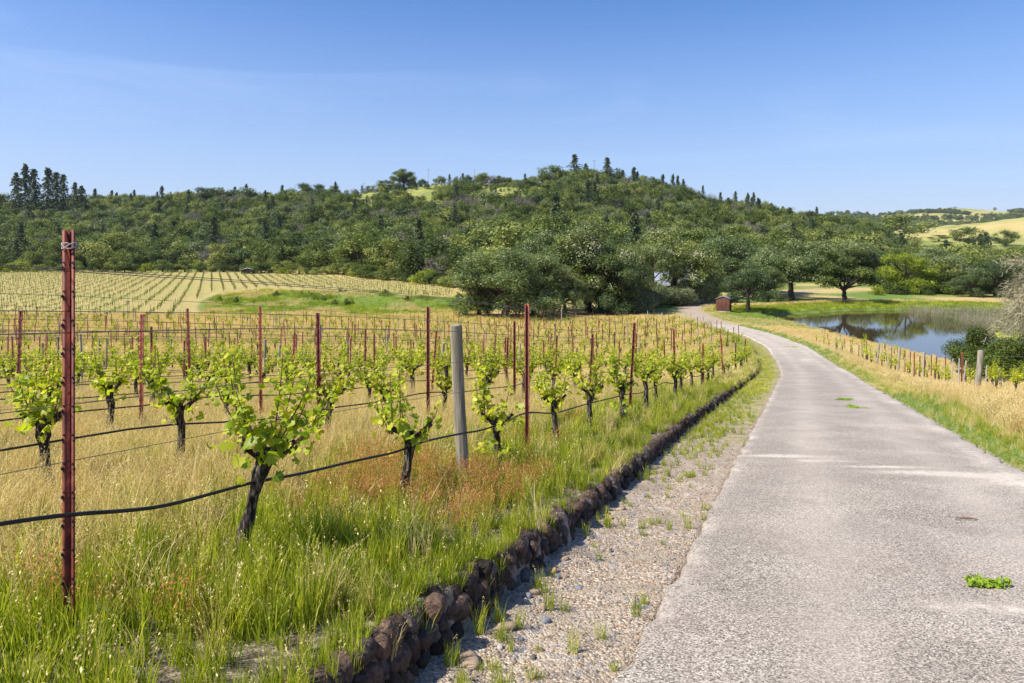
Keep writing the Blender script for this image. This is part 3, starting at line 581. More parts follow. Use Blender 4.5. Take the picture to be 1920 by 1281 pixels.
def small_vine(seed):
    rg = np.random.default_rng(seed); g = G(); tube(g, [(0, 0, -.1), (rg.normal(0, .03), 0, .35), (rg.normal(0, .05), 0, .62)], [.045, .04, .05], 4)
    gl = G(); P_ = rg.normal(size=(34, 3)) * [.20, .13, .15] + [0, 0, .86]; P_[:, 0] *= .5 + 1.1 * np.clip(P_[:, 2] - .6, 0, .7); leaves(gl, rg, P_, rg.uniform(.12, .2, 34), False)
    return joined([g.mesh("a", [M['vtrunk']]), gl.mesh("b", [M['vleaf2']])], "distant_vine")
M['vleaf2'] = leafmat("olive_grape_leaf", [(.10, .16, .02), (.20, .25, .03), (.30, .31, .045)], .35, (1.1, 1.2, .5), .6, .3)
SV = [small_vine(i) for i in range(5)]
g = G(); tube(g, [(0, 0, -.1), (0, 0, 1.5)], .022, 4); DSTK = [g.mesh("distant_stake", [M['rust']])]; g = G(); tube(g, [(0, 0, -.1), (0, 0, 1.6)], .05, 5); DSTK.append(g.mesh("distant_post", [M['post']]))
rx = np.array([(xx, D_) for D_, xx, *_ in rest]); 
# the second block, beyond the dip: rows run towards the far edge of the field
sl2 = -.44; fx, fy = [], []
cand = []
for q_ in range(-75, 60):
    yy = np.arange(80, 275, 1.75) + rv.uniform(0, 1.7); cand.append(np.stack([sl2 * yy + q_ * 2.75 + rv.normal(0, .08, len(yy)), yy, np.full(len(yy), q_), np.arange(len(yy))], 1))
cand = np.concatenate(cand); u_ = cand[:, 0] / cand[:, 1]
inn = (polysd(FIELDP, cand[:, 0], cand[:, 1]) < -.8) & (u_ > -.86) & (u_ < .0); cand = cand[inn]
st2 = (cand[:, 3] % 3 == 0); vp = cand[rv.uniform(size=len(cand)) > .1]
allv = np.concatenate([rx, vp[:, :2]]); 
ii = np.concatenate([rv.integers(0, 5, len(rx)), 5 + rv.integers(0, 5, len(vp))])
scatter("distant_grapevines", np.stack([allv[:, 0], allv[:, 1], gz(allv[:, 0], allv[:, 1])], 1), rv.choice([0, math.pi], len(allv)) + rv.uniform(-.4, .4, len(allv)), rv.uniform(.75, 1.15, len(allv)) * np.where(ii < 5, .9, .72), ii, FVJ + SV)
sp_ = cand[st2]; scatter("distant_trellis_stakes", np.stack([sp_[:, 0], sp_[:, 1], gz(sp_[:, 0], sp_[:, 1])], 1), rv.uniform(0, 6, len(sp_)), rv.uniform(.85, 1.05, len(sp_)), (rv.uniform(size=len(sp_)) < .12).astype(int), DSTK, tilt=rv.normal(0, .03, (len(sp_), 2)))
# stakes: (row, D, kind, photo row of the top)
fixed = [(0, 3.03, 's', 432, "nearest rusty red channel stake, tallest in the picture, with a wire tie near its top"), (0, 6.57, 'w', 610, "thick grey wooden post standing in red sorrel in the front row"),
         (0, 8.06, 's', 570, "second rusty stake of the front row, right of the thick wooden post"), (0, 12.8, 's', 605, "third rusty stake of the front row"), (0, 17.4, 's', 617, "fourth rusty stake of the front row"),
         (1, 8.3, 's', 587, "rusty stake of the second row beside a thin grey post"), (1, 10.7, 's', 575, "rusty stake of the second row behind the slim black-trunked vine"), (1, 13.9, 's', 601, "short rusty stake of the second row showing right of the thick wooden post"),
         (2, 8.76, 's', 590, "rusty stake of the third row, first right of the nearest stake"), (2, 10.7, 's', 575, "rusty stake of the third row, straight up behind the tall leaning vine"), (3, 9.65, 's', 583, "rusty stake at the left edge, fourth row back"), (3, 12.4, 's', 578, "thin rusty stake in the fourth row just right of the nearest stake")]
cnt = {}; taken = {}
stk = []
for k, D_, ty, yt, lb in fixed:
    stk.append((D_, rowx(k, D_), k, ty, yt, lb)); taken.setdefault(k, []).append(D_)
for k in range(NR):
    d0 = (taken[k][-1] + 4.9) if k in taken else 5 + rv.uniform(0, 4.9)
    while d0 < 90:
        x_ = float(rowx(k, d0)); tr_ = roadt(x_, d0)[0]
        if inblock(np.array([x_]), np.array([d0]), np.array([tr_]))[0] and d0 > 4: stk.append((d0, x_, k, 'w' if rv.uniform() < .2 else 's', None, None))
        d0 += (4.9 if k < 2 else 3.9) * (1 + .05 * rv.normal())
stk.sort(); print("stakes", len(stk), "vines", len(vines))
for D_, x_, k, ty, yt, lb in stk[:300]:
    cnt[(k, ty)] = cnt.get((k, ty), 0) + 1
    zt = None if yt is None else -(yt - HZ) / F * D_
    ln = (0, 0) if D_ < 8.2 else (rv.normal(0, .022), rv.normal(0, .028))
    if ty == 's': o = place_stake(x_, D_, 0 if D_ < 3.2 else int(rv.integers(0, 3)), lb or f"rusty metal stake, {ordw(cnt[(k, ty)])} rusty one along the {rown(k)}", ln, rv.uniform(-.3, .3) if D_ > 4 else -.05, rv.uniform(.9, 1.03), GST, zt)
    else: o = place_post(x_, D_, 0 if D_ < 8 else int(rv.integers(0, 3)), lb or f"grey wooden post, {ordw(cnt[(k, ty)])} wooden one along the {rown(k)}", ln, (.8, .8, 1) if D_ > 8 else (1, 1, 1), GST, zt)
    if D_ < 3.2: part("wire_tie", TIE, o)
    if abs(D_ - 6.57) < .01: o.rotation_euler[1] = -.055
if len(stk) > 300:
    q_ = stk[300:]; scatter("distant_row_stakes", [(a[1], a[0], gz1(a[1], a[0])) for a in q_], rv.uniform(0, 6, len(q_)), rv.uniform(.95, 1.1, len(q_)), [1 if a[3] == 'w' else 0 for a in q_], DSTK)
# wires and drip hoses
def wire(k, h, nm, label, cat, rad, D0, D1, mt, wob=0, pts=None, gr=None):
    if pts is None:
        D_ = np.arange(D0, D1, 1.2 if wob == 0 else .45); x_ = rowx(k, D_) - .03; z = gz(x_, D_); kk_ = np.ones(9) / 9
        z = np.where(D_ < 30, -1.177 - .1429 * D_, z); z = np.convolve(np.pad(z, 4, mode='edge'), kk_, 'valid') + h + (wob * np.sin(D_ * 1.25 + k) + wob * .5 * np.sin(D_ * 2.9 + 2 * k) if wob else .012 * np.sin(D_ * .6 + h * 9))
        pts = np.stack([x_, D_ - .03, z], 1)
    g = G(); tube(g, pts, rad, 8 if wob else 4, cap=False); tag(g.obj(nm, mt, smooth=True), label, cat, gr)
hp = [(-330, 1030), (-150, 1010), (0, 982), (130, 964), (290, 955), (400, 925), (478, 903), (560, 890), (640, 870), (700, 857), (745, 848), (790, 828), (870, 812), (900, 808), (940, 795), (965, 782), (988, 773), (1010, 774), (1040, 776), (1075, 765), (1110, 755), (1150, 746)]
P_ = []
for px, py in hp: D_ = 3.264 / (ROWV - (px - CX) / F) - .05; P_.append(((px - CX) / F * D_, D_, -(py - HZ) / F * D_))
D_ = np.arange(12.6, 48, .5); x_ = rowx(0, D_); P_ += [tuple(v) for v in np.stack([x_, D_, gz(x_, D_) + .42 + .04 * np.sin(D_ * 1.7)], 1)]
P_ = np.array(P_); ti = np.linspace(0, len(P_) - 1, len(P_) * 4); P_ = np.stack([np.interp(ti, np.arange(len(P_)), P_[:, i]) for i in range(3)], 1)
for _ in range(3): P_[1:-1] = (P_[:-2] + 2 * P_[1:-1] + P_[2:]) / 4
wire(0, 0, "drip_hose", "thick black drip hose sagging along the front row beside the stone wall", "hose", .0095, 0, 0, M['hose'], .01, P_)
for k in range(1, 8):
    wire(k, .44, "drip_hose", f"black drip hose running low along the {rown(k)}", "hose", .009, 3.2 + k, 60, M['hose'], .03)
WH = [(1.622, "topmost"), (1.645, ""), (1.437, "second highest"), (1.34, "thick third"), (1.04, "middle"), (.77, "lowest")]
for k in range(14):
    for i, (h, nm) in enumerate(WH):
        if (k > 0 and i == 1) or (k > 5 and i == 3) or (k > 9 and i in (2, 4, 5)): continue
        lb = "twin of the topmost wire of the front row, twisted beside it" if i == 1 else f"{nm} steel trellis wire of the {rown(k)}"
        wire(k, h + (.0 if i else .012), "trellis_wire", lb, "wire", .0028 if i == 3 else .0019, 1.6 + .5 * k, 62 if k < 3 else 75, M['wire'], 0, None, "trellis wires of the vineyard")
# ---------------------------------------------------------------- trees
def lobes_for(rg, kind):
    L_ = []
    if kind == 'oak':
        for _ in range(24):
            a = rg.uniform(0, 6.28); r = math.sqrt(rg.uniform()) * .36; zc = .42 + rg.uniform(0, .42) * (1 - (r / .42) ** 2) ; q = rg.uniform(.09, .155); L_.append((r * math.cos(a), r * math.sin(a), zc, q, q, q * rg.uniform(.6, .85)))
        for _ in range(13):
            a = rg.uniform(0, 6.28); r = rg.uniform(.26, .43); q = rg.uniform(.08, .12); L_.append((r * math.cos(a), r * math.sin(a), rg.uniform(.18, .5), q, q, q * .7))
    elif kind == 'round':
        for _ in range(30):
            a = rg.uniform(0, 6.28); zc = rg.uniform(.08, .86); rm = .40 * math.sqrt(max(0, 1 - ((zc - .42) / .52) ** 2)); r = math.sqrt(rg.uniform()) * rm; q = rg.uniform(.09, .15); L_.append((r * math.cos(a), r * math.sin(a), zc, q, q, q * .8))
    elif kind == 'spread':
        for _ in range(22):
            a = rg.uniform(0, 6.28); r = math.sqrt(rg.uniform()) * .40; zc = .36 + rg.uniform(0, .5) * (1 - (r / .46) ** 2); q = rg.uniform(.09, .14); L_.append((r * math.cos(a), r * math.sin(a), zc, q, q, q * .6))
    elif kind == 'bush':
        for _ in range(16):
            a = rg.uniform(0, 6.28); r = math.sqrt(rg.uniform()) * .36; zc = .15 + rg.uniform(0, .62) * (1 - (r / .45) ** 2); q = rg.uniform(.12, .2); L_.append((r * math.cos(a), r * math.sin(a), zc, q, q, q * .9))
    elif kind == 'tall':
        for _ in range(22):
            a = rg.uniform(0, 6.28); zc = rg.uniform(.2, .92); r = rg.uniform(0, .22) * (1.15 - zc); q = rg.uniform(.07, .12); L_.append((r * math.cos(a), r * math.sin(a), zc, q, q, q))
    return np.array(L_)
def unit_tree(seed, kind, n, leaf, mt, trunk=True, lich=0, asp=.75, limbs=True):
    rg = np.random.default_rng(seed); Lb = lobes_for(rg, kind); w_ = Lb[:, 3] ** 2; w_ /= w_.sum()
    nc = n // 7; li = rg.choice(len(Lb), nc, p=w_); d = rg.normal(size=(nc, 3)); d[:, 2] += .35; d /= np.linalg.norm(d, axis=1)[:, None]
    rad = rg.uniform(.55, 1.12, nc)[:, None]; Pc = Lb[li, :3] + d * Lb[li, 3:6] * rad
    P = np.repeat(Pc, 7, 0) + rg.normal(size=(nc * 7, 3)) * leaf * .95; nr = np.repeat(d, 7, 0) * .9 + rg.normal(size=(nc * 7, 3)) * .55 + [0, 0, .35]
    ti = np.clip(np.repeat(.42 + .16 * rg.normal(size=nc) + .12 * rg.normal(size=len(Lb))[li], 7) + .12 * rg.normal(size=nc * 7), 0, 1)
    g = G(); V, Fc = cards(rg, P, nr, leaf * rg.uniform(.6, 1.3, len(P)), asp)
    if lich:
        mk = rg.uniform(size=len(P)) < lich * np.clip(.4 + 2.2 * np.repeat(np.sin(Pc[:, 0] * 17 + seed) * np.sin(Pc[:, 2] * 13), 7), 0, 2)
        g.add(V.reshape(-1, 4, 3)[~mk].reshape(-1, 3), Fc[:(~mk).sum()], 0, np.repeat(ti[~mk], 4)); g.add(V.reshape(-1, 4, 3)[mk].reshape(-1, 3), Fc[:mk.sum()], 1, np.repeat(ti[mk], 4))
    else: g.add(V, Fc, 0, np.repeat(ti, 4))
    cm = g.mesh(kind + "_crown", [M[mt]] + ([M['lichen']] if lich else []))
    gt = G(); th = {'oak': .34, 'round': .3, 'spread': .3, 'bush': .25, 'tall': .8}[kind]; r0 = .03 if kind != 'tall' else .018
    b = np.array([rg.normal(0, .03), rg.normal(0, .03), th]); z = np.linspace(-.03, 1, 7)[:, None]; tube(gt, b * z + rg.normal(0, .006, (7, 3)), r0 * (1.25 - .55 * z[:, 0]), 9, lump=.07, rg=rg)
    if limbs:
        for q_ in rg.choice(len(Lb), min(len(Lb), 15), replace=False):
            e = Lb[q_, :3]; a = np.linspace(0, 1, 6)[:, None]; mid = (b + e) / 2 + [0, 0, rg.uniform(-.06, .05)]; P_ = (1 - a) ** 2 * (b * rg.uniform(.75, 1)) + 2 * a * (1 - a) * mid + a * a * e; P_[1:-1] += rg.normal(0, .008, (4, 3)); tube(gt, P_, .017 * (1 - .8 * a[:, 0]), 6, lump=.05, rg=rg)
    return gt.mesh(kind + "_trunk", [M['bark']], smooth=True), cm
def conifer(seed, n=1500, leaf=.03):
    rg = np.random.default_rng(seed); g = G(); gt = G(); tube(gt, [(0, 0, -.02), (rg.normal(0, .005), 0, .5), (0, 0, 1)], [.013, .009, .001], 5)
    nb = 80; z = .12 + .87 * (np.arange(nb) / nb) ** .9; a = np.arange(nb) * 2.4 + rg.normal(0, .4, nb); Lb = (1.05 - z) * .36 * (1 + .3 * np.sin(z * 17 + seed) + .2 * np.sin(a + seed * 1.7)) * rg.uniform(.55, 1.25, nb) + .012
    k = n // nb; f = rg.uniform(.05, 1, (nb, k)); P = np.stack([np.cos(a)[:, None] * f * Lb[:, None], np.sin(a)[:, None] * f * Lb[:, None], z[:, None] + (.25 - .4 * f) * f * Lb[:, None]], -1).reshape(-1, 3) + rg.normal(size=(nb * k, 3)) * [.010, .010, .008]
    nr = rg.normal(size=P.shape) * .6 + [0, 0, .8]; V, Fc = cards(rg, P, nr, leaf * rg.uniform(.5, 1.2, len(P)), .6); g.add(V, Fc, 0, np.repeat(np.clip(rg.normal(.45, .22, len(P)), 0, 1), 4))
    return gt.mesh("conifer_trunk", [M['bark']]), g.mesh("conifer_crown", [M['fir']])
def sticks(g, rg, P, d, ln, wd, tint):
    d = d / np.linalg.norm(d, axis=1)[:, None]; s_ = np.cross(d, rg.normal(size=d.shape)); s_ /= np.linalg.norm(s_, axis=1)[:, None]; ln = ln[:, None]; bend = rg.normal(size=d.shape) * ln * .2
    V = np.stack([P - s_ * wd, P + s_ * wd, P + d * ln * .5 + bend + s_ * wd * .8, P + d * ln * .5 + bend - s_ * wd * .8, P + d * ln], 1)
    n = len(P); o = np.arange(n)[:, None] * 5; g.add(V.reshape(-1, 3), np.arange(4)[None] + o, 0, np.repeat(tint, 5)); g.add(np.zeros((0, 3)), np.array([[3, 2, 4]]) + o - len(V.reshape(-1, 3)), 0)
def bare_tree(seed, n, ln, wd, mt, droop=0):
    rg = np.random.default_rng(seed); Lb = lobes_for(rg, 'oak'); g = G(); gt = G(); li = rg.integers(0, len(Lb), n)
    d = rg.normal(size=(n, 3)); d /= np.linalg.norm(d, axis=1)[:, None]; P = Lb[li, :3] + d * Lb[li, 3:6] * rg.uniform(.1, .95, n)[:, None]
    sticks(g, rg, P, d + [0, 0, .3 - droop], ln * rg.uniform(.4, 1.3, n), wd, np.clip(rg.normal(.5, .25, n), 0, 1))
    b = np.array([0, 0, .3]); tube(gt, [(0, 0, -.03), (.01, 0, .15), b], [.03, .022, .02], 7)
    for e in Lb: a = np.linspace(0, 1, 6)[:, None]; tube(gt, b * (1 - a) + e[:3] * a + rg.normal(0, .012, (6, 3)), .014 * (1 - .8 * a[:, 0]), 5)
    return gt.mesh("bare_trunk", [M[mt]]), g.mesh("bare_crown", [M[mt]])
OAKS = [unit_tree(300 + i, 'oak', 26000, .017, 'oak' if i % 2 else 'oakblue', lich=.32 if i in (1, 3) else .08) for i in range(4)]
ROUND = [unit_tree(320 + i, 'round', 26000, .017, 'oakblue', lich=.03) for i in range(2)]
SPREAD = unit_tree(340, 'spread', 14000, .024, 'oak'); OLIVE = [unit_tree(345 + i, 'bush', 12000, .028, 'olive') for i in range(2)]
WILLOW = [unit_tree(350 + i, 'round', 20000, .02, 'willow') for i in range(2)]; BUSHD = unit_tree(355, 'bush', 26000, .022, 'bushd')
HOAK = [unit_tree(360 + i, k_, 4200, .040, m_, limbs=False) for i, (k_, m_) in enumerate([('oak', 'oak'), ('oak', 'oakblue'), ('round', 'oak'), ('round', 'bushd'), ('bush', 'oak'), ('bush', 'olive')])]
HBUSH = [unit_tree(380 + i, 'bush', 2600, .055, m_, limbs=False) for i, m_ in enumerate(['bushd', 'willow', 'oak'])]
FIR = [conifer(400 + i, 4000, .036) for i in range(3)]; DEAD = [bare_tree(410 + i, 1500, .09, .0035, 'deadtwig') for i in range(2)]
def fD(D): return 12032 / (30 + 10368 / D)
def tree(name, label, cat, px, D, ytop, wpx, ms, group=None, rz=0, asp=None, x=None, extra=1.0):
    if px > 860 and 85 < D < 260: D = fD(D) if D < 216 or px < 1500 else 205
    xx = (px - CX) / F * D if x is None else x; z = gz1(xx, D); h = -(ytop - HZ) / F * D - z; wd = wpx / F * D / (.80 if ms not in FIR else .40)
    o = thing(name, label, cat, (xx, D, z - .05), rz, group, (wd, wd, h / .98)); part("trunk", ms[0], o); part("crown", ms[1], o); return o
GT = "big oaks between the vineyard and the pond"
for px, D, yt, wp, ms, rz, lb in [
    (948, 101, 463, 185, ROUND[0], .3, "broad blue-green oak with foliage down to the ground at the end of the rows"), (898, 106, 505, 95, ROUND[1], 1.1, "low dark oak skirt bulging left from the broad blue-green oak"),
    (1020, 120, 408, 150, OAKS[0], 0, "tall oak rising behind the broad blue-green one, with a dark forked trunk"), (1103, 118, 396, 165, OAKS[1], 2.0, "tallest oak, its pale lichen-dusted crown above a leaning trunk"),
    (1168, 124, 436, 110, OAKS[3], 4.0, "lichen-flecked oak just right of the tallest oak"), (1150, 112, 478, 105, ROUND[1], 2.2, "low dense oak drooping to the ground in front of the tallest oak"), (1060, 109, 500, 90, OAKS[2], 1.0, "smaller oak with a thin dark trunk standing in dry grass behind the stakes"),
    (1262, 152, 407, 150, OAKS[3], .6, "spreading oak with dark bare limbs above the metal-roofed house"), (1392, 196, 426, 160, OAKS[0], 1.4, "wide oak behind the brown shed"), (1340, 236, 432, 120, OAKS[2], 3.0, "oak behind the grey-green bushes, left of the wide oak"),
    (1404, 122, 476, 84, OAKS[2], 2.5, "small dark oak just right of the brown shed, casting shade to the pond edge"), (1484, 160, 432, 128, OAKS[0], 4.4, "oak with a stout dark leaning trunk on the mown meadow"), (1436, 178, 450, 80, OAKS[2], 5.0, "oak between the brown shed tree and the stout-trunked oak"),
    (1000, 106, 470, 130, ROUND[1], 3.3, "dense rounded oak filling the gap below the tall forked oak"), (1125, 125, 440, 130, ROUND[0], 4.3, "dense round oak right behind the tallest oak"), (1212, 140, 455, 100, ROUND[1], 5.3, "dense round oak between the lichen-flecked oak and the house"), (1318, 165, 452, 90, ROUND[0], 0.9, "dense round oak just right of the metal roof"), (1440, 150, 500, 60, ROUND[1], 2.9, "low round oak in shade behind the small shed tree"),
    (1583, 149, 474, 108, SPREAD, 0, "lone spreading tree with a straight thin trunk on the far pond bank"),
    (1532, 222, 450, 95, OAKS[1], .3, "grey-green oak behind and left of the lone pond-bank tree"), (1628, 226, 458, 95, OAKS[2], 1.9, "dark oak behind and right of the lone pond-bank tree"), (1590, 246, 440, 130, OAKS[0], 2.9, "tallest of the oaks right behind the lone pond-bank tree"),
    (1788, 205, 470, 110, OAKS[3], 1.0, "pale lichened oak behind the yellow-green willows"), (1822, 176, 500, 66, OAKS[2], 2.0, "olive-brown oak right of the willows across the pond"), (1866, 174, 488, 84, ROUND[1], .5, "very dark round tree across the pond near the reeds"),
    (1925, 205, 462, 100, OAKS[1], 3.4, "brownish lichened oak across the pond at the picture's edge"), (1740, 232, 452, 120, OAKS[0], 5.1, "grey-green oak rising between and behind the willows")]:
    tree("oak_tree", lb, "oak tree", px, D, yt, wp, ms, GT, rz)
for i, (px, D, yt, wp, lb) in enumerate([(1190, 119, 512, 70, "grey-green bush at the foot of the lichen-flecked oak, farthest from the shed"), (1228, 134, 520, 62, "grey-green bush second from the oaks along the road"), (1266, 138, 512, 72, "tallest grey-green bush, in front of the metal-roofed house"), (1302, 146, 508, 62, "pale grey-green bush just left of the road bend"), (1330, 156, 516, 40, "smallest grey-green bush, nearest the brown shed")]):
    tree("grey_green_bush", lb, "bush", px, D, yt, wp, OLIVE[i % 2], "grey-green bushes along the lane", i * 1.3)
tree("willow_tree", "bright yellow-green willow leaning over the far pond bank, the larger one", "willow", 1694, 200, 466, 108, WILLOW[0], None, .4); tree("willow_tree", "smaller yellow-green willow right of the larger one across the pond", "willow", 1756, 207, 484, 88, WILLOW[1], None, 2.0)
tree("pond_bush", "dense dark green bush at the near pond edge behind the wooden posts", "bush", 1842, 50, 598, 104, BUSHD, None, 0); tree("pond_bush", "lower dark bush at the picture's edge, below the pale lichened tree", "bush", 1912, 42, 612, 120, BUSHD, None, 2.2)
for i, (px, D, hh_, q_) in enumerate([(1642, 141, 2.4, 1), (1668, 144, 3.2, 0), (1690, 142, 2.6, 2), (1716, 143, 3.4, 1), (1738, 141, 2.6, 0), (1760, 144, 3.6, 2), (1782, 142, 2.8, 0), (1806, 143, 4.2, 2), (1828, 141, 3.0, 0), (1850, 144, 4.4, 2), (1872, 142, 3.2, 0), (1896, 143, 4.0, 2), (1918, 141, 3.0, 0)]):
    xx = (px - CX) / F * D; o = thing("pond_side_bush", f"{['dark green', 'yellow-green', 'olive green'][q_]} bush, {ordw(i + 1)} along the far pond bank from the lone tree", "bush", (xx, D, gz1(xx, D) - .1), i * 1.1, "bushes lining the far pond bank", (hh_ * 1.5, hh_ * 1.5, hh_)); ms = HBUSH[q_]; part("trunk", ms[0], o); part("crown", ms[1], o)
# pale lichened tree by the near pond edge
def drooping_tree():
    rg = np.random.default_rng(77); gt = G(); gc = G(); tube(gt, [(0, 0, -.3), (-.2, 0, 2.5), (-.1, 0, 4.6)], [.3, .24, .17], 9, lump=.06, rg=rg); P = []; Dr = []
    for i in range(60):
        a = rg.uniform(2.0, 4.5) if i % 3 else rg.uniform(0, 6.28); h0 = rg.uniform(2.2, 6.2); ln = rg.uniform(2.2, 4.8) * (1 - .35 * (h0 - 2) / 5); q = np.linspace(0, 1, 9)[:, None]
        st = np.array([0, 0, min(h0, 4.6)]); e = np.array([math.cos(a) * ln, math.sin(a) * ln * .8, (h0 - st[2]) * .8 + rg.uniform(.3, 2.0)]); Q = st + e * q - np.array([0, 0, 1]) * (q ** 2.2) * rg.uniform(1.2, 3.6) + np.cumsum(rg.normal(0, .06, (9, 3)), 0)
        tube(gt, Q, .075 * (1 - .85 * q[:, 0]), 5, lump=.1, rg=rg)
        k = 260; f = rg.uniform(.25, 1, k); pt = np.stack([np.interp(f, q[:, 0], Q[:, j]) for j in range(3)], 1); P.append(pt + rg.normal(0, .16, (k, 3))); Dr.append(np.tile([math.cos(a), math.sin(a), -.3], (k, 1)) + rg.normal(0, .7, (k, 3)))
    P = np.concatenate(P); sticks(gc, rg, P, np.concatenate(Dr), rg.uniform(.12, .5, len(P)), .012, np.clip(rg.normal(.5, .25, len(P)), 0, 1))
    return gt.mesh("pale_trunk", [M['paletwig']]), gc.mesh("pale_twigs", [M['paletwig']])
xx = 34.9; o = thing("lichened_tree", "leafless tree with drooping pale lichen-covered twigs at the near edge of the pond", "tree", (xx, 43, gz1(xx, 43)), 0, None, (1.0, 1.05, 1.36)); dt = drooping_tree(); part("trunk", dt[0], o); part("crown", dt[1], o)
# skyline trees, standing on the ridge
GS = "trees standing on the skyline of the hill"
SKY = [('f', 30, 326, 30), ('f', 48, 310, 34), ('f', 64, 319, 30), ('f', 90, 317, 36), ('f', 106, 325, 30), ('f', 119, 329, 26), ('f', 141, 344, 22), ('f', 153, 350, 26), ('f', 178, 355, 16), ('f', 210, 358, 14), ('f', 219, 362, 12),
    ('o', 4, 362, 34), ('o', 237, 362, 28), ('o', 333, 358, 34), ('o', 382, 352, 40), ('o', 414, 346, 30), ('o', 457, 345, 44), ('o', 512, 361, 30), ('o', 528, 353, 13), ('o', 567, 344, 36), ('o', 596, 346, 32), ('f', 629, 342, 13), ('r', 720, 338, 28), ('s', 756, 314, 42), ('o', 791, 333, 13), ('o', 827, 327, 13), ('f', 843, 328, 10), ('f', 868, 326, 12), ('o', 878, 325, 15), ('o', 905, 321, 24), ('d', 928, 326, 38), ('o', 986, 337, 16),
    ('r', 1038, 308, 40), ('f', 1077, 291, 26), ('f', 1098, 308, 18), ('o', 1112, 316, 30), ('f', 1138, 297, 24), ('o', 1152, 310, 30), ('f', 1168, 320, 15), ('f', 1189, 315, 19), ('o', 1204, 325, 18), ('o', 1226, 326, 28), ('f', 1243, 328, 16), ('f', 1262, 328, 15), ('f', 1271, 331, 14), ('f', 1281, 337, 13), ('d', 1300, 345, 20), ('f', 1318, 349, 11), ('d', 1334, 356, 18), ('f', 1351, 362, 13), ('f', 1379, 360, 15), ('f', 1402, 363, 13), ('f', 1413, 362, 13), ('o', 1432, 372, 24), ('o', 1470, 385, 30), ('o', 1508, 398, 24), ('o', 1548, 402, 36), ('o', 1582, 400, 40), ('o', 1622, 410, 34), ('r', 1690, 403, 76), ('f', 1662, 404, 10), ('r', 1816, 424, 42), ('r', 1885, 430, 30), ('o', 1858, 440, 28), ('o', 1760, 441, 34)]
occ = {}
KN = {'f': ('fir_tree', 'fir tree', 'dark fir'), 'o': ('oak_tree', 'oak tree', 'oak'), 'r': ('oak_tree', 'oak tree', 'dense dark round oak'), 's': ('oak_tree', 'oak tree', 'big spreading oak'), 'd': ('dead_tree', 'dead tree', 'grey leafless tree')}
def skywhere(px): return "from the left on the wooded skyline before the bare ridge" if px < 650 else "from the left on the bare grassy ridge" if px < 1000 else "from the left on the hilltop above the tallest oaks" if px < 1290 else "from the left on the ridge falling towards the pond" if px < 1640 else "from the left below the yellow hillside beyond the pond"
rk = np.random.default_rng(5)
for k_, px, yt, wp in SKY:
    w_ = skywhere(px); occ[(k_, w_)] = occ.get((k_, w_), 0) + 1; n_ = occ[(k_, w_)]
    Pp = ridge(px, 300, 620 if px < 1640 else 560); D = Pp.y - (8 if px < 1640 else 0)
    if px < 160: D = 470
    if px in (1690,): D = 520
    ms = FIR[rk.integers(0, 3)] if k_ == 'f' else DEAD[rk.integers(0, 2)] if k_ == 'd' else SPREAD if k_ == 's' else HOAK[rk.choice([2, 3])] if k_ == 'r' else HOAK[rk.choice([0, 1, 0, 2])]
    tot = sum(1 for a, b, *_ in SKY if a == k_ and skywhere(b) == w_)
    lb = f"{KN[k_][2]}, {ordw(n_)} {w_}"
    tree(KN[k_][0], lb, KN[k_][1], px, D, yt - 1, wp * (1.1 if k_ == 'f' else 1.25), ms, GS, rk.uniform(0, 6))
# hedge of bushes and trees along the far field edge
ED = np.array([px2g(*p)[:2] for p in [(-200, 511), (0, 511.5), (200, 511.8), (460, 512.5), (620, 518), (760, 531), (858, 545)]]); nb = 0; kk_ = 0
GH = "bushes and small trees along the far edge of the vineyard field"
Lc = np.concatenate([[0], np.cumsum(np.hypot(*np.diff(ED, axis=0).T))]); s_ = 4.; HB = []
while s_ < Lc[-1]:
    xx, yy = np.interp(s_, Lc, ED[:, 0]) + 0, np.interp(s_, Lc, ED[:, 1]) + 5 + rk.uniform(-1.5, 2.5)
    if -.80 < xx / yy < -.06: HB.append((xx, yy))
    s_ += rk.uniform(3.2, 6.2)
for xx, yy in HB:
    kk_ += 1; q_ = rk.choice([0, 0, 1, 2, 2, 3, 4]); ms = (HBUSH + [HOAK[2], HOAK[4]])[q_]; h = rk.uniform(2.5, 5.2) * (1.35 if q_ == 3 else 1); wd = h * rk.uniform(1.2, 1.9)
    o = thing("field_edge_bush", f"{['dark green', 'yellow-green', 'olive green', 'tall round', 'dull green'][q_]} bush, {ordw(kk_)} from the left along the vineyard field's far edge", "bush", (xx, yy, gz1(xx, yy) - .1), rk.uniform(0, 6), GH, (wd, wd, h)); part("trunk", ms[0], o); part("crown", ms[1], o)
for px, D, yt, wp, ms, lb in [(215, 272, 434, 76, HOAK[2], "round yellowish oak with a dark trunk standing at the far edge of the vineyard field"), (98, 275, 440, 60, HOAK[4], "round pale oak left of the yellowish one at the far field edge"), (150, 278, 452, 50, HOAK[0], "olive oak between the two round pale oaks at the far field edge"), (300, 276, 455, 60, HOAK[0], "dark oak right of the round yellowish oak at the far field edge"), (440, 282, 455, 50, HOAK[1], "dark oak behind the small pump house"), (372, 268, 483, 22, HBUSH[1], "small bright yellow-green tree left of the pump house")]:
    tree("oak_tree", lb, "oak tree", px, D, yt, wp, ms, None, 1)
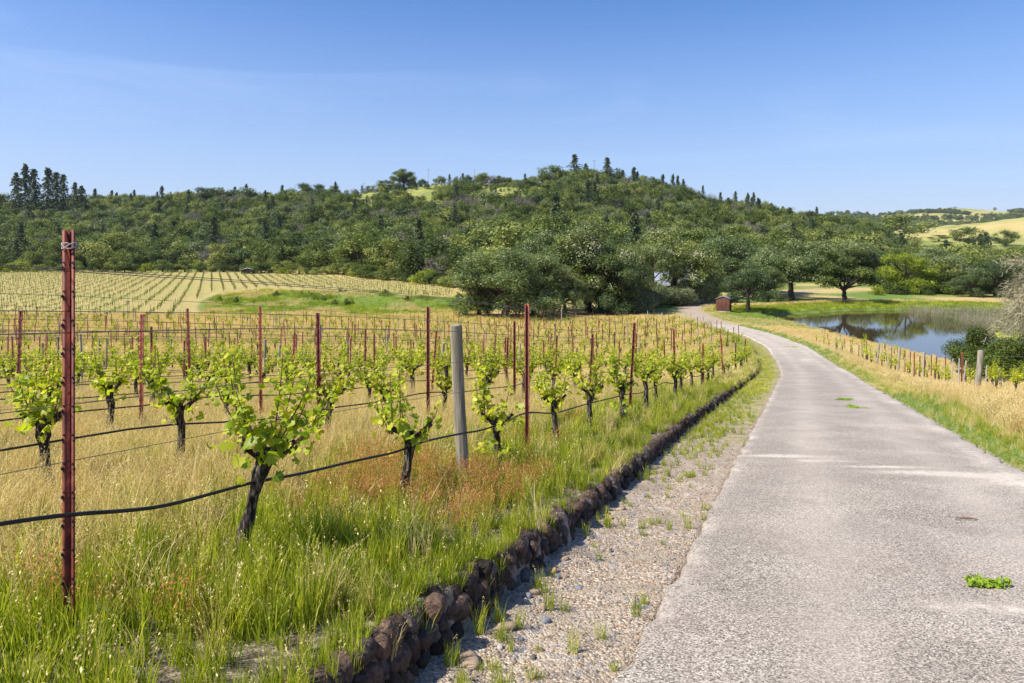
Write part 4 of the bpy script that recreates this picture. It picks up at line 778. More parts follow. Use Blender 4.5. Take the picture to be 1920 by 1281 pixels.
# the wood on the hill: the three hundred largest are trees of their own, the rest one mass
rf = np.random.default_rng(31); n = 26000; pf = rf.uniform(-420, 2350, n); Df = np.sqrt(rf.uniform(132 ** 2, 640 ** 2, n)); xf = (pf - CX) / F * Df
foot = np.interp(pf, [-400, 460, 620, 740, 860, 905, 960, 1000, 1330, 1400, 1600, 2400], [263, 263, 242, 208, 172, 160, 138, 136, 150, 190, 205, 175])
tf = roadt(xf, Df); hz_t = gz(xf, Df); 
dens = .95 - .88 * sst(-.45, .25, N1(xf, Df, 90)) * sst(380, 470, Df) * sst(600, 700, pf) * (1 - sst(1000, 1100, pf)) - .35 * sst(.2, .6, N2(xf, Df, 60))
lim = np.interp(pf, [-400, 1500, 1640, 1700, 1800, 2400], [640, 640, 440, 360, 320, 320])
ok = (Df > foot + rf.uniform(0, 10, n)) & (Df < lim) & (np.abs(tf) > 7) & (rf.uniform(size=n) < dens)
xf, yf, pf, zf = xf[ok], Df[ok], pf[ok], hz_t[ok]
cell = {}; keep = []
for i in range(len(xf)):
    c_ = (int(xf[i] // 6.2), int(yf[i] // 6.2))
    if c_ in cell: continue
    cell[c_] = 1; keep.append(i)
keep = np.array(keep); xf, yf, pf, zf = xf[keep], yf[keep], pf[keep], zf[keep]; n = len(xf)
op = (pf > 630) & (pf < 1015) & (yf > 405) & (rf.uniform(size=n) > .68); hf = rf.uniform(6.0, 13.5, n) * np.where(yf > 430, .85, 1) * (1 + .25 * N3(xf, yf, 45)); hf *= np.where((pf > 650) & (pf < 1000) & (yf > 430), .62, 1); hf *= np.where(pf > 1660, .8, 1); hf = np.where(yf < foot.max() * 0 + 262, hf * 1.1, hf)
kd = rf.choice(9, n, p=[.26, .18, .19, .12, .10, .07, .013, .012, .055]); dz = N4(xf, yf, 80); kd = np.where((dz > .35) & (rf.uniform(size=n) < .35), 8, kd)
HM = HOAK + [FIR[0], FIR[1], DEAD[0]]; HJ = [joined(m_, "hill_tree") for m_ in HM]
HN = ['dark olive oak', 'dark blue-green oak', 'dense round oak', 'deep green round tree', 'low olive oak', 'grey-green bushy tree', 'narrow fir', 'slim dark fir', 'grey leafless tree']
hf = np.where((kd == 6) | (kd == 7), hf * 1.5, hf)
vis = (pf > -40) & (pf < 1960) & ((np.abs(pf - 1150) > 150) | (yf > 300)); top = (zf + hf) / yf; hf = np.where(op, .6, hf); kd = np.where(op, 4, kd); vis &= ~op; order = np.argsort(-(hf / yf) * vis)
# skip what nearer trees hide: keep those whose tops stand above everything in front of them
colmax = np.full(2800, -9.0); visible = np.zeros(n, bool); hh = hf / yf
for i in np.argsort(yf):
    a = int(pf[i] - hh[i] * F * .35) + 440; b_ = int(pf[i] + hh[i] * F * .35) + 441; m_ = colmax[max(a, 0):b_]
    if len(m_) and top[i] > m_.min() + .004: visible[i] = True
    colmax[max(a, 0):b_] = np.maximum(m_, top[i] - .004)
order = [i for i in order if visible[i] and vis[i]][:300]; ind = set(order)
def band(y_): return "at the hill foot" if y_ < 270 else "on the lower slope" if y_ < 350 else "on the middle slope" if y_ < 430 else "on the upper slope"
def side(p_): return "behind the pale field" if p_ < 460 else "behind the green mound" if p_ < 860 else "behind the tallest oaks" if p_ < 1330 else "beyond the pond"
cells = {}
for i in sorted(ind, key=lambda i: pf[i]): cells.setdefault((kd[i], band(yf[i]), side(pf[i])), []).append(i)
for (k_, b_, s_), L_ in cells.items():
    for q_, i in enumerate(L_):
        lb = f"the one {HN[k_]} {b_} {s_}" if len(L_) == 1 else f"{ordw(q_ + 1)} {HN[k_]} from the left {b_} {s_}"
        nm = 'fir_tree' if k_ in (6, 7) else 'dead_tree' if k_ == 8 else 'hillside_oak'
        o = thing(nm, lb, nm.replace('_', ' ').replace('hillside oak', 'oak tree'), (xf[i], yf[i], zf[i] - .3), rf.uniform(0, 6), "trees of the wood on the hillside", (hf[i] * (1.25 if k_ < 6 else 1),) * 2 + (hf[i],)); part("trunk", HM[k_][0], o); part("crown", HM[k_][1], o)
rs = np.array([i for i in range(n) if i not in ind]); print("wood", n)
scatter("hillside_woods", np.stack([xf[rs], yf[rs], zf[rs] - .3], 1), rf.uniform(0, 6.28, len(rs)), hf[rs] * 1.12, kd[rs], HJ)
# undergrowth: low scrub under and between the trees
n = 11000; pu = rf.uniform(-300, 2200, n); Du = np.sqrt(rf.uniform(134 ** 2, 600 ** 2, n)); xu = (pu - CX) / F * Du; fo = np.interp(pu, [-400, 460, 620, 740, 860, 960, 1330, 1400, 1600, 2400], [262, 262, 241, 207, 172, 138, 160, 190, 200, 172])
ok = (Du > fo) & (Du < np.interp(pu, [-400, 1500, 1640, 1750, 2400], [600, 600, 430, 330, 310])) & (np.abs(roadt(xu, Du)) > 6) & ~((pu > 620) & (pu < 1010) & (Du > 395) & (N2(xu, Du, 50) > -.3)); xu, Du = xu[ok], Du[ok]
scatter("hillside_undergrowth", np.stack([xu, Du, gz(xu, Du) - .1], 1), rf.uniform(0, 6.28, len(xu)), rf.uniform(1.2, 3.2, len(xu)), rf.choice(4, len(xu)), [HJ[3], HJ[4], HJ[8], HJ[5]])
# far hills: groves in folds, one tree on the crest
n = 5200; pg = rf.uniform(1500, 2150, n); Dg = rf.uniform(1650, 2420, n); xg = (pg - CX) / F * Dg; gm = (N4(xg, Dg * 1.0, 420) + .3 * N1(xg, Dg, 150) + .9 * sst(2150, 1800, Dg) > .28) & (Dg < 2440); xg, Dg = xg[gm], Dg[gm]
scatter("far_hill_woods", np.stack([xg, Dg, gz(xg, Dg) - .5], 1), rf.uniform(0, 6, len(xg)), rf.uniform(10, 17, len(xg)), rf.choice(4, len(xg)), [HJ[0], HJ[1], HJ[2], HJ[3]])
Pp = ridge(1790, 1800, 3200); tree("oak_tree", "lone tiny oak on the crest of the farthest hill", "oak tree", 1790, Pp.y, 388, 11, HOAK[2], None, 0)

# ---------------------------------------------------------------- buildings
M['boards'] = simple("red_brown_boards", [(.075, .032, .024), (.14, .055, .04), (.20, .085, .06)], 3, .85, .3, stretch=(4, 4, .3))
M['dboards'] = simple("dark_boards", [(.04, .03, .025), (.08, .06, .05)], 4, .9, .2)
M['tin'] = simple("corrugated_tin", [(.38, .42, .48), (.52, .56, .62)], 2, .35, .05, metal=.3, spec=.5)
M['roofmetal'] = simple('blue_grey_roof_metal', [(.20, .23, .28), (.30, .34, .40)], 1, .5, .05, spec=.4)
M['conc'] = simple("concrete", [(.35, .33, .30), (.5, .48, .44)], 8, .9, .2)
M['glass'] = simple("dark_window", [(.03, .035, .04), (.05, .055, .06)], 2, .1, 0, spec=.6)
def gable(g, W, Dp, z0, z1, over, th=.06, m=0, corr=.10):
    n = max(int((Dp + 2 * over) / corr), 4)
    for sx in (-1, 1):
        yy = np.linspace(-Dp / 2 - over, Dp / 2 + over, n * 2 + 1); w_ = .012 * (np.arange(len(yy)) % 2); a = np.stack([np.zeros_like(yy), yy, z1 + w_], 1); k_ = (z1 - z0) / (W / 2); xe = W / 2 + over; b_ = np.stack([np.full_like(yy, sx * xe), yy, z1 - k_ * xe + w_], 1)
        V = np.concatenate([a, b_, a - [0, 0, th], b_ - [0, 0, th]]); q = len(yy); i = np.arange(q - 1)
        g.add(V, np.concatenate([np.stack([i, i + 1, i + q + 1, i + q], 1), np.stack([i + 2 * q, i + 3 * q, i + 3 * q + 1, i + 2 * q + 1], 1), np.stack([i + q, i + q + 1, i + 3 * q + 1, i + 3 * q], 1), [[0, q, 3 * q, 2 * q], [q - 1, 3 * q - 1, 4 * q - 1, 2 * q - 1]]]), m)
def walls(g, W, Dp, h, hr, board=0, m=0):
    for sy in (-1, 1):
        g.add([(-W / 2, sy * Dp / 2, 0), (W / 2, sy * Dp / 2, 0), (W / 2, sy * Dp / 2, h), (0, sy * Dp / 2, hr), (-W / 2, sy * Dp / 2, h)], [[0, 1, 2, 3, 4]], m)
    for sx in (-1, 1): g.add([(sx * W / 2, -Dp / 2, 0), (sx * W / 2, Dp / 2, 0), (sx * W / 2, Dp / 2, h), (sx * W / 2, -Dp / 2, h)], [[0, 1, 2, 3]], m)
    if board:
        for x_ in np.arange(-W / 2 + board, W / 2 - .02, board): hh_ = h + (hr - h) * (1 - abs(x_) / (W / 2)) - .02; box(g, x_ - .018, x_ + .018, -Dp / 2 - .02, -Dp / 2 + .01, .02, hh_, m)
        for y_ in np.arange(-Dp / 2 + board, Dp / 2 - .02, board): box(g, W / 2 - .01, W / 2 + .02, y_ - .018, y_ + .018, .02, h - .02, m)
D = fD(119.5); xx = (1357 - CX) / F * D; zz = gz1(xx, D); s_ = thing("pump_shed", "small red-brown board shed with a pale tin gable roof beside the road bend", "shed", (xx, D, zz), R(-27), None, .86)
g = G(); walls(g, 2.25, 1.9, 2.2, 2.62, .2); g.obj("wall", M['boards'], s_, (0, 0, .08)); g = G(); gable(g, 2.25, 1.9, 2.2, 2.66, .14); g.obj("roof", M['tin'], s_, (0, 0, .1))
g = G(); box(g, -1.2, 1.2, -1.02, 1.02, -.4, .08); g.obj("foundation", M['conc'], s_); g = G(); box(g, 1.13, 1.32, -.3, .1, .75, 1.1); tube(g, [(1.2, -.1, .1), (1.2, -.1, .75)], .03, 6); g.obj("meter_box", M['dboards'], s_)
D = 246.; xx = (465 - CX) / F * D; zz = gz1(xx, D); s_ = thing("pump_house", "tiny dark pump house with a pale roof at the far edge of the vineyard field", "shed", (xx, D, zz), R(8))
g = G(); walls(g, 4.2, 2.6, 1.5, 1.9); g.obj("wall", M['dboards'], s_); g = G(); gable(g, 4.2, 2.6, 1.5, 2.0, .25, corr=.3); g.obj("roof", M['tin'], s_); g = G(); box(g, -.4, .4, -1.33, -1.302, 0, 1.3); g.obj("door", M['boards'], s_)
D = fD(188.); xx = (1268 - CX) / F * D; zz = gz1(xx, D); s_ = thing("farmhouse", "house with a long blue-grey metal roof half hidden behind oaks and grey-green bushes", "house", (xx, D, zz), R(90 - 12), None, .60)
g = G(); walls(g, 9, 13.5, 4.8, 7.7, m=0); g.obj("wall", M['boards'], s_); g = G(); gable(g, 9, 13.5, 4.8, 7.9, .6, .15, corr=.5); g.obj("roof", M['roofmetal'], s_)
for i, y_ in enumerate((-4.6, -1.5, 1.5, 4.6)):
    g = G(); box(g, -4.58, -4.50, y_ - .65, y_ + .65, 1.2, 2.5) ; f = g.obj("window", M['conc'], s_); g = G(); box(g, -4.60, -4.581, y_ - .55, y_ + .55, 1.3, 2.4); g.obj("pane", M['glass'], f)
g = G(); box(g, -4.56, -4.50, -.45 + 3, .45 + 3, 0, 2.1); g.obj("door", M['dboards'], s_)
g = G(); gable(g, 5, 5, 0, 1.6, .4, .12, corr=.5); po = g.obj("porch_roof", M['roofmetal'], s_, (-6.2, 4.2, 3.9))
for px, D, yt, lb in [(803, None, 317, "bare utility pole on the grassy ridge right of the big spreading oak"), (890, None, 317, "utility pole on the ridge between two round oaks"), (682, None, 343, "pole at the left end of the bare grassy ridge"), (721, 380, 458, "utility pole with crossarms low in the wood behind the green mound"), (771, 455, 384, "utility pole halfway up the slope below the ridge"), (1114, None, 300, "thin pole among the hilltop firs")]:
    if D is None: D = ridge(px, 300, 620).y
    xx = (px - CX) / F * D; z = gz1(xx, D); h = -(yt - HZ) / F * D - z; h = max(h, 5); o = thing("utility_pole", lb, "utility pole", (xx, D, z), rk.uniform(-.3, .3), "utility poles crossing the hill")
    g = G(); tube(g, [(0, 0, -.3), (0, 0, h)], [.2, .14], 6); g.obj("pole", M['post'], o); g = G(); box(g, -1.3, 1.3, -.08, .08, h - .9, h - .7); g.obj("crossarm", M['post'], o)
    if px == 721: g = G(); box(g, -1.3, 1.3, -.081, .081, h - 2.2, h - 2.0); g.obj("crossarm", M['post'], o)
# ridge fence
g = G(); Pf = [ridge(px, 300, 620) for px in range(686, 880, 4)]
fr = thing("ridge_fence", "long wire fence with thin posts along the bare grassy ridge", "fence", Pf[0]); Pl = [p_ - Pf[0] for p_ in Pf]
for i in range(0, len(Pl), 1): tube(g, [Pl[i] - Vector((0, 0, .2)), Pl[i] + Vector((0, 0, 1.5))], .09, 4)
g.obj("fence_posts", M['post'], fr)['kind'] = 'stuff'; g = G()
for h in (.7, 1.3): tube(g, [p_ + Vector((0, 0, h)) for p_ in Pl], .03, 3, cap=False)
g.obj("fence_wire", M['wire'], fr)

# ---------------------------------------------------------------- right-hand vineyard: posts, stakes, vines, wires
GR = "posts and stakes of the vineyard between the road and the pond"
RT = [(1833, 657, 22.6, 'W', 1.35, .06, "stout grey wooden post leaning right, nearest post on the pond side of the road"), (1803, 661, 25.5, 's', 1, .02, "rusty stake paired with the slim pale post left of the stout one"), (1797, 672, 25.0, 'g', 1, .03, "slim pale leaning post left of the stout wooden post"), (1848, 685, 24, 'g', 1, .04, "short pale metal post just right of the stout wooden post"), (1805, 676, 30, 'w', 1, .12, "leaning grey wooden post between the slim pale post and the stout post"), (1784, 672, 33, 'g', 1, .05, "bright thin metal post standing before the pond bush"),
      (1753, 668, 34, 's', 1, .08, "dark red stake leaning right, standing alone in front of the pond water"), (1731, 661, 38, 'w', 1, .02, "grey wooden post left of the dark red leaning stake"), (1734, 661, 40, 's', 1, 0, "thin rusty stake touching a grey wooden post by the pond"), (1714, 660, 33, 's', 1, .01, "tall dark thin stake near the road among golden grass"), (1706, 660, 42, 's', 1, .03, "short rusty stake left of the tall dark thin stake"), (1697, 658, 44, 's', 1, 0, "rusty stake right of the pale wooden post by the pond"),
      (1684, 651, 45, 'W', 1.1, .06, "pale stout wooden post midway along the pond fence line"), (1672, 650, 52, 's', 1, .0, "thin stake just left of the pale stout post"), (1664, 652, 46, 'g', 1, .03, "thin grey post left of the pale stout wooden post"), (1645, 645, 52, 'W', 1.05, .08, "darker stout wooden post leaning right beside the pond"), (1653, 644, 58, 'w', 1, 0, "pale slim wooden post behind the dark stout leaning one"), (1634, 652, 50, 'g', 1, .04, "thin grey post left of the dark stout leaning post"), (1624, 650, 52, 's', 1, .02, "short rusty stake in golden grass beside the pond"), (1615, 646, 55, 'w', 1.3, .06, "grey wooden post with a rusty stake against it"), (1610, 646, 55, 's', 1, .04, "rusty stake against a grey wooden post"),
      (1595, 637, 60, 's', 1, .02, "dark red stake farther down the pond side rows"), (1584, 635, 64, 's', 1, 0, "thin red stake left of the farther dark red one"), (1575, 626, 68, 'w', 1.2, 0, "pale short wooden post against the water, far down the row"), (1566, 632, 64, 'w', 1, .02, "short grey wooden post among yellow vines"), (1552, 625, 70, 's', 1, .02, "small dark stake next to the farthest grey posts"), (1547, 618, 76, 'w', .9, 0, "second farthest pale post by the pond"), (1541, 618, 78, 'w', .9, 0, "farthest pale post by the pond"), (1725, 668, 36, 's', 1, 0, "small rusty stake behind the golden grass by the pond"), (1746, 666, 44, 's', 1, .01, "faint thin stake before the water, left of the dark red leaning one"), (1660, 644, 60, 's', 1, 0, "faint stake behind the pale slim wooden post"), (1773, 668, 40, 's', 1, .0, "thin stake before the near pond edge"), (1878, 690, 24, 'w', 1, -.1, "low broken post at the right among dark bushes"), (1625, 640, 62, 's', 1, 0, "faint stake seen against the pond reflection")]
M['wgrey'] = M['post']
for px, yt, D, ty, w_, ln, lb in RT:
    xx = (px - CX) / F * D; zt = -(yt - HZ) / F * D
    if ty == 's': place_stake(xx, D, 0, lb, (0, ln), .2, 1, GR, zt)
    elif ty == 'g': place_post(xx, D, 0, lb, (0, ln), (1.2, 1.2, 1), GR, zt, GV, [1.25, 1.5], "metal_post")
    else: place_post(xx, D, 1, lb, (0, ln), (w_ * (1.35 if ty == 'W' else .85),) * 2 + (1,), GR, zt)
rq = np.random.default_rng(8); ct = {}
for tr0, nm in ((4.9, "row nearest the road on the pond side"), (7.4, "second row from the road on the pond side"), (9.9, "third row from the road on the pond side")):
    s_ = 14 + rq.uniform(0, 1.5)
    while s_ < 74:
        P_, an = along(s_, tr0 + rq.normal(0, .35)); s_ += 1.55 * rq.uniform(.85, 1.2)
        if rq.uniform() < .25 or P_[0] / P_[1] > .82 or polysd(POND, P_[0], P_[1])[0] < 1.2: continue
        ct[nm] = ct.get(nm, 0) + 1; place_vine(P_[0], P_[1], NV[rq.choice([2, 4, 5])] if s_ < 30 else FV[rq.integers(0, 5)], f"low yellowish grapevine, {ordw(ct[nm])} along the {nm}", an - math.pi / 2 + 1.57, rq.uniform(.8, 1.1), "grapevines on the pond side of the road")
for i, h in enumerate((1.25, .95, .6)):
    P_ = [];
    for s_ in np.arange(10, 70, 2.): q_, _ = along(s_, 4.9); P_.append((q_[0], q_[1], gz1(*q_) + h + .02 * math.sin(s_)))
    g = G(); tube(g, P_, .003, 4, cap=False); tag(g.obj("trellis_wire", M['wire']), f"{['upper', 'middle', 'lower'][i]} wire of the row nearest the road on the pond side", "wire", "trellis wires of the vineyard")
# weeds and a twig on the road
def weed(n, sp, seed):
    rg = np.random.default_rng(seed); g = G(); a = rg.uniform(0, 6.28, n); r = np.sqrt(rg.uniform(0, 1, n)); cl = rg.normal(size=(7, 2)) * .55; ci = rg.integers(0, 7, n); P = np.stack([(cl[ci, 0] + np.cos(a) * r * .42) * sp[0], (cl[ci, 1] * .7 + np.sin(a) * r * .35) * sp[1], .01 + .05 * rg.uniform(size=n) * (1.2 - r)], 1)
    leaves(g, rg, P, rg.uniform(.012, .032, n), True); return g.mesh("weed_patch", [M['weed']])
M['weed'] = leafmat("weed_leaf", [(.12, .22, .02), (.24, .36, .03), (.36, .45, .05)], .35, (1.1, 1.2, .5))
for i, (px, py, a, b, n_, rz, lb) in enumerate([(1862, 1128, .15, .06, 200, -.25, "bright green weed growing through the road in the near right corner"), (1583, 757, .32, .13, 240, 0, "upper of the two weed patches in the middle of the road"), (1607, 773, .26, .18, 160, -.5, "lower of the two weed patches in the middle of the road"), (1488, 654, .5, .9, 260, 0, "far weed patch on the road before the bend"), (1434, 623, .8, .8, 120, 0, "faint weed patch on the road inside the bend")]):
    P_ = px2g(px, py); P_.z = float(zr(P_.y)) + .03; o = bpy.data.objects.new("weed_patch", weed(n_ * 2, (a, b), i)); C.objects.link(o); o.location = P_; o.rotation_euler = (0, 0, rz); tag(o, lb, "weed", "weeds growing on the road")
g = G(); tube(g, [(-.09, .01, .012), (-.03, 0, .016), (.04, -.01, .014), (.09, -.025, .01)], [.004, .009, .007, .002], 6); P_ = px2g(1812, 997); P_.z = float(zr(P_.y)) + .03; tag(g.obj("fallen_twig", M['cane'], loc=P_), "small dark twig lying on the road near the green weed", "twig")
# ---------------------------------------------------------------- grasses
def tuft(seed, n, h, wd, mt, spread=.06, seedhead=0, lean=.3, droop=.25, seg=3, headm=None, hs=.016, t0=.5, tv=.2):
    rg = np.random.default_rng(seed); g = G(); a = rg.uniform(0, 6.28, n); r = spread * np.sqrt(rg.uniform(size=n)); B = np.stack([np.cos(a) * r, np.sin(a) * r, np.full(n, -.02)], 1)
    hh = h * rg.uniform(.5, 1.15, n); d = rg.normal(size=(n, 2)) * lean; az = rg.uniform(0, 6.28, n); sd = np.stack([np.cos(az), np.sin(az), az * 0], 1); W_ = wd * rg.uniform(.6, 1.3, n)
    pts = []
    for q in range(seg + 1):
        f = q / seg; pts.append(B + np.stack([d[:, 0] * hh * (f * .6 + droop * f ** 3), d[:, 1] * hh * (f * .6 + droop * f ** 3), hh * (f - .18 * f ** 3 * np.hypot(d[:, 0], d[:, 1]) * 2)], 1))
    V = []
    for q in range(seg): k_ = W_[:, None] * (1 - .55 * q / seg) * .5; V += [pts[q] - sd * k_, pts[q] + sd * k_]
    V.append(pts[seg]); V = np.stack(V, 1); k = V.shape[1]; o = np.arange(n)[:, None] * k; tn = np.clip(rg.normal(t0, tv, n), 0, 1); nn = n * k
    g.add(V.reshape(-1, 3), np.concatenate([np.array([[2 * q, 2 * q + 1, 2 * q + 3, 2 * q + 2]]) + o for q in range(seg - 1)]), 0, np.repeat(tn, k)); g.add(np.zeros((0, 3)), np.array([[2 * seg - 2, 2 * seg - 1, 2 * seg]]) + o - nn, 0)
    if seedhead:
        m_ = rg.uniform(size=n) < seedhead; k_ = m_.sum(); P = np.repeat(pts[seg][m_], 7, 0); P2 = np.repeat(pts[seg - 1][m_], 7, 0); f = np.tile(np.linspace(.25, 1.05, 7), k_)[:, None]; P = P2 + (P - P2) * f + rg.normal(size=P.shape) * hs * .45 - [0, 0, .003]
        nr = rg.normal(size=P.shape); V, Fc = cards(rg, P, nr, hs * rg.uniform(.7, 1.5, len(P)), .45, up=np.tile([0, 0, 1.], (len(P), 1)) + rg.normal(size=P.shape) * .3); g.add(V, Fc, 1 if headm else 0, np.repeat(np.clip(rg.normal(.62, .2, len(P)), 0, 1), 4))
    return g.mesh("grass_tuft", [M[mt]] + ([M[headm]] if headm else []))
GG = [tuft(500 + i, 40, h, .0062, 'ggrass', .06, .02, .22, .25, headm='dgrass', t0=t0) for i, (h, t0) in enumerate([(.27, .36), (.22, .28), (.33, .42), (.17, .36)])]
DG = [tuft(510 + i, 34, h, .0042, 'dgrass', .08, .45, .30, .45, t0=t0, hs=.010) for i, (h, t0) in enumerate([(.42, .55), (.34, .45), (.5, .65), (.28, .5)])]
SG = [tuft(520 + i, 20, h, .003, 'ggrass', .06, .9, .2, .1, headm='sorrel', hs=.013) for i, h in enumerate([.30, .36])]
GW = [tuft(530 + i, 60, h, .013, 'ggrass', .25, .1, .35, .3, headm='dgrass', hs=.03, t0=t0) for i, (h, t0) in enumerate([(.26, .45), (.2, .4)])]
DW = [tuft(540 + i, 56, h, .010, 'dgrass', .28, .55, .3, .4, hs=.034, t0=t0) for i, (h, t0) in enumerate([(.36, .55), (.3, .45), (.42, .6)])]
YG = [tuft(550 + i, 50, h, .0045, 'gold', .12, .8, .24, .4, hs=.022, t0=.5) for i, h in enumerate([.6, .5])]
YW = [tuft(555 + i, 60, h, .012, 'gold', .3, .6, .24, .4, hs=.04, t0=.5) for i, h in enumerate([.55, .45])]
KI = GG + DG + SG + GW + DW + YG + YW     # 0-3 green, 4-7 dry, 8-9 sorrel, 10-11 wide green, 12-14 wide dry, 15-16 golden, 17-18 wide golden
re_ = np.random.default_rng(44); PX, PY, KK, SS = [], [], [], []
for D0, D1, dn in [(1.7, 5, 165), (5, 9, 105), (9, 16, 60), (16, 28, 30), (28, 50, 11), (50, 95, 4.5)]:
    n = int(.5 * 1.75 * (D1 ** 2 - D0 ** 2) * dn * 1.1); D = np.sqrt(re_.uniform(D0 ** 2, D1 ** 2, n)); u = re_.uniform(-.87, .86, n); x_ = u * D; t_ = roadt(x_, D); l_ = -t_
    nz = N1(x_, D, 9); nz2 = N2(x_, D, 3.2); nz3 = N3(x_, D, 1.7); r1 = re_.uniform(size=n); wide = D > 22
    k = np.full(n, -1); sc_ = re_.uniform(.55, 1.1, n)
    # vineyard floor: dry with green patches
    inner = l_ > 4.3 + .35 * nz2; pg_ = .24 + .28 * nz2 * .5 + .2 * (nz > .3); g_ = r1 < np.where(l_ < 6.2, .72 - .55 * sst(4.3, 5.8, l_), np.clip(pg_ - .08, .04, .6))
    k = np.where(inner, np.where(g_, re_.integers(0, 4, n), re_.integers(4, 8, n)), k)
    # grass strip above the wall
    tw = TW(D); strp = (l_ > tw - .03) & (l_ <= 4.3 + .35 * nz2); bare = (nz3 > .42) & (r1 < .7) & (D < 16); k = np.where(strp, np.where(r1 < .95, re_.integers(0, 4, n), re_.integers(4, 8, n)), k); k = np.where(strp & bare, -1, k)
    sc_ = np.where(strp & (l_ < 3.0), sc_ * .7, sc_)
    so_ = (((u - (-.12)) / .17) ** 2 + ((D - 6.0) / 1.3) ** 2 < 1 + .6 * nz3) & (l_ > 3.0) & (l_ < 5.0) & (re_.uniform(size=n) < .75); so_ |= (l_ > 3.4) & (l_ < 4.4) & (D > 3) & (D < 12) & (nz2 > .35) & (re_.uniform(size=n) < .28)
    k = np.where(so_, re_.integers(8, 10, n), k)
    # gravel shoulder: few tufts near, more farther off
    sh = (l_ > 1.66) & (l_ <= tw - .14); pr = .06 + .9 * sst(7, 14, D) * sst(1.75, 2.3, l_) + .28 * (nz3 > .2) * sst(1.8, 2.3, l_); k = np.where(sh & (re_.uniform(size=n) < pr), re_.integers(0, 4, n), k); sc_ = np.where(sh, sc_ * .55, sc_)
    # verge on the pond side
    vg = (t_ > 1.68) & (t_ < 2.9 + .5 * nz); k = np.where(vg, np.where(r1 < .68, re_.integers(0, 4, n), re_.integers(4, 8, n)), k); sc_ = np.where(vg, sc_ * np.where(t_ < 2.2, .35, .6), sc_)
    tall = (t_ >= 2.9 + .5 * nz); k = np.where(tall, np.where(r1 < .42, 15 + (r1 > .21), np.where(r1 < .66, re_.integers(0, 4, n), re_.integers(4, 8, n))), k); sc_ = np.where(tall, sc_ * 1.0, sc_)
    if D1 > 23:
        w_ = wide & (k >= 0); k = np.where(w_ & (k < 4), 10 + k % 2, k); k = np.where(w_ & (k >= 4) & (k < 8), 12 + k % 3, k); sc_ = np.where(t_ > 2.9, sc_ * np.interp(D, [10, 22, 40, 80], [.9, .75, .42, .3]), sc_); k = np.where(w_ & (k == 15), 17, k); k = np.where(w_ & (k == 16), 18, k)
    ok = (k >= 0) & ((np.abs(t_) > 1.66) | (t_ < -1.6)); ok &= ~((x_ > 15) & (polysd(POND, x_, D) < .15)) if D1 > 40 else True
    PX.append(x_[ok]); PY.append(D[ok]); KK.append(k[ok]); SS.append(sc_[ok])
PX, PY, KK, SS = map(np.concatenate, (PX, PY, KK, SS)); PZ = gz(PX, PY, under=True)
def sub(name, m):
    ids = np.unique(KK[m]); mp_ = np.zeros(40, int); mp_[ids] = np.arange(len(ids)); nn = m.sum()
    scatter(name, np.stack([PX[m], PY[m], PZ[m]], 1), re_.uniform(0, 6.28, nn), SS[m], mp_[KK[m]], [KI[i] for i in ids], tilt=re_.normal(0, .10, (nn, 2)))
isg = (KK < 4) | (KK == 10) | (KK == 11); iss = (KK == 8) | (KK == 9); isy = KK >= 15
sub("green_grass", isg); sub("dry_grass", ~isg & ~iss & ~isy); sub("red_sorrel_grass", iss); sub("golden_verge_grass", isy); print("tufts", len(KK))
# grass of the green mound, meadow and banks
BG = [tuft(570 + i, 40, h, .035, mt, .6, 0, .35, .3, t0=t0) for i, (h, mt, t0) in enumerate([(.5, 'ggrass', .25), (.4, 'ggrass', .45), (.55, 'dgrass', .45), (.9, 'ggrass', .2)])]
n = 9000; pm_ = re_.uniform(360, 900, n); Dm = re_.uniform(88, 200, n); xm = (pm_ - CX) / F * Dm; ok = (polysd(FIELDP, xm, Dm) > 1.5) & (np.abs(roadt(xm, Dm)) > 5); xm, Dm, pm_ = xm[ok], Dm[ok], pm_[ok]
md = np.exp(-((xm + 29) / 26) ** 2 - ((Dm - 125) / 11) ** 2); k_ = np.where((md > .3) & (N1(xm, Dm, 13) > .15), np.where(re_.uniform(size=len(xm)) < .06, 3, 4), np.where(N2(xm, Dm, 22) > .2, 2, re_.integers(0, 2, len(xm))))
scatter("mound_grass", np.stack([xm, Dm, gz(xm, Dm)], 1), re_.uniform(0, 6.28, len(xm)), re_.uniform(.7, 1.2, len(xm)) * np.where(k_ == 3, 1.25, .85), k_, BG[:3] + [HJ[4], BG[3]])
n = 16000; pm_ = re_.uniform(1290, 2000, n); Dm = re_.uniform(66, 140, n); xm = (pm_ - CX) / F * Dm; ps = polysd(POND, xm, Dm); ok = (ps > .3) & (ps < 9) & (roadt(xm, Dm) > 2.2); xm, Dm, ps = xm[ok], Dm[ok], ps[ok]; gold = (Dm < 92) | (ps > 6.5)
scatter("pond_bank_grass", np.stack([xm, Dm, gz(xm, Dm)], 1), re_.uniform(0, 6.28, len(xm)), re_.uniform(.5, 1.2, len(xm)) * np.where((roadt(xm, Dm) < 26) & (Dm < 104), .35, 1), np.where(gold, 2, re_.integers(0, 2, len(xm))), BG)
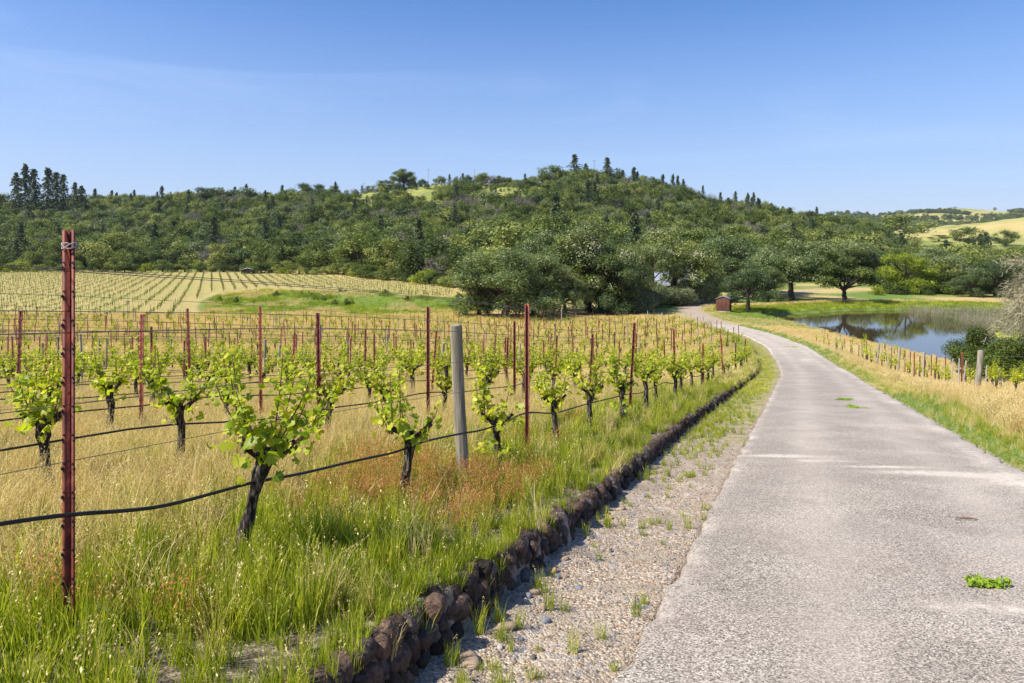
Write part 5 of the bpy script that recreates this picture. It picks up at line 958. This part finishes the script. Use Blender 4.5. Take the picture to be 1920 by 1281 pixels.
RD = [tuft(580 + i, 26, 1.5, .03, 'reed', .5, .4, .16, .3, hs=.09, t0=t0) for i, t0 in enumerate([.75, .6, .25])]
n = 700; pm_ = re_.uniform(1690, 1985, n); ym = re_.uniform(586, 632, n); Dm = -WATER * F / (ym - HZ); xm = (pm_ - CX) / F * Dm; e_ = (pm_ - 1700) / 200; lo = 590 + 42 * np.clip(e_, 0, 1); ok = (ym < lo - 3 * re_.uniform(size=n)) & (polysd(POND, xm, Dm) < .5); xm, Dm, pm_ = xm[ok], Dm[ok], pm_[ok]
gr = (N2(xm, Dm, 12) > .35) | ((Dm < 100) & (re_.uniform(size=len(xm)) < .4))
scatter("pond_reeds", np.stack([xm, Dm, np.full(len(xm), WATER - .05)], 1), re_.uniform(0, 6.28, len(xm)), re_.uniform(.6, 1.1, len(xm)), np.where(gr, 2, re_.integers(0, 2, len(xm))), RD)
g = G(); P_ = []
for px, py in [(1868, 604), (1885, 600), (1930, 600), (1960, 612), (1950, 634), (1900, 640), (1872, 634), (1860, 618)]: D = -WATER * F / (py - HZ); P_.append(((px - CX) / F * D, D, WATER + .012))
g.add(P_, [list(range(len(P_)))[::-1]]); g.add([(a, b, c - .01) for a, b, c in P_], [list(range(len(P_)))]); M['algae'] = simple("pond_algae", [(.25, .28, .03), (.40, .42, .06)], 1.2, .8, .2); tag(g.obj("pond_algae", M['algae']), kind='stuff')

# the air: one even, very thin haze round everything
g = G(); ra = float(Rr[-1]) + 20; box(g, -ra, ra, -ra, ra, float(Z.min()) - 1, float(Z.max()) + 30); m = bpy.data.materials.new("thin_haze"); m.use_nodes = True; t = m.node_tree; t.nodes.remove(t.nodes["Principled BSDF"])
pv = t.nodes.new("ShaderNodeVolumePrincipled"); pv.inputs['Density'].default_value = .00005; pv.inputs['Color'].default_value = (.72, .82, 1.0, 1); pv.inputs['Anisotropy'].default_value = .2
t.links.new(pv.outputs[0], t.nodes["Material Output"].inputs['Volume']); tag(g.obj("haze", m), kind='stuff')
sc.cycles.volume_bounces = 0
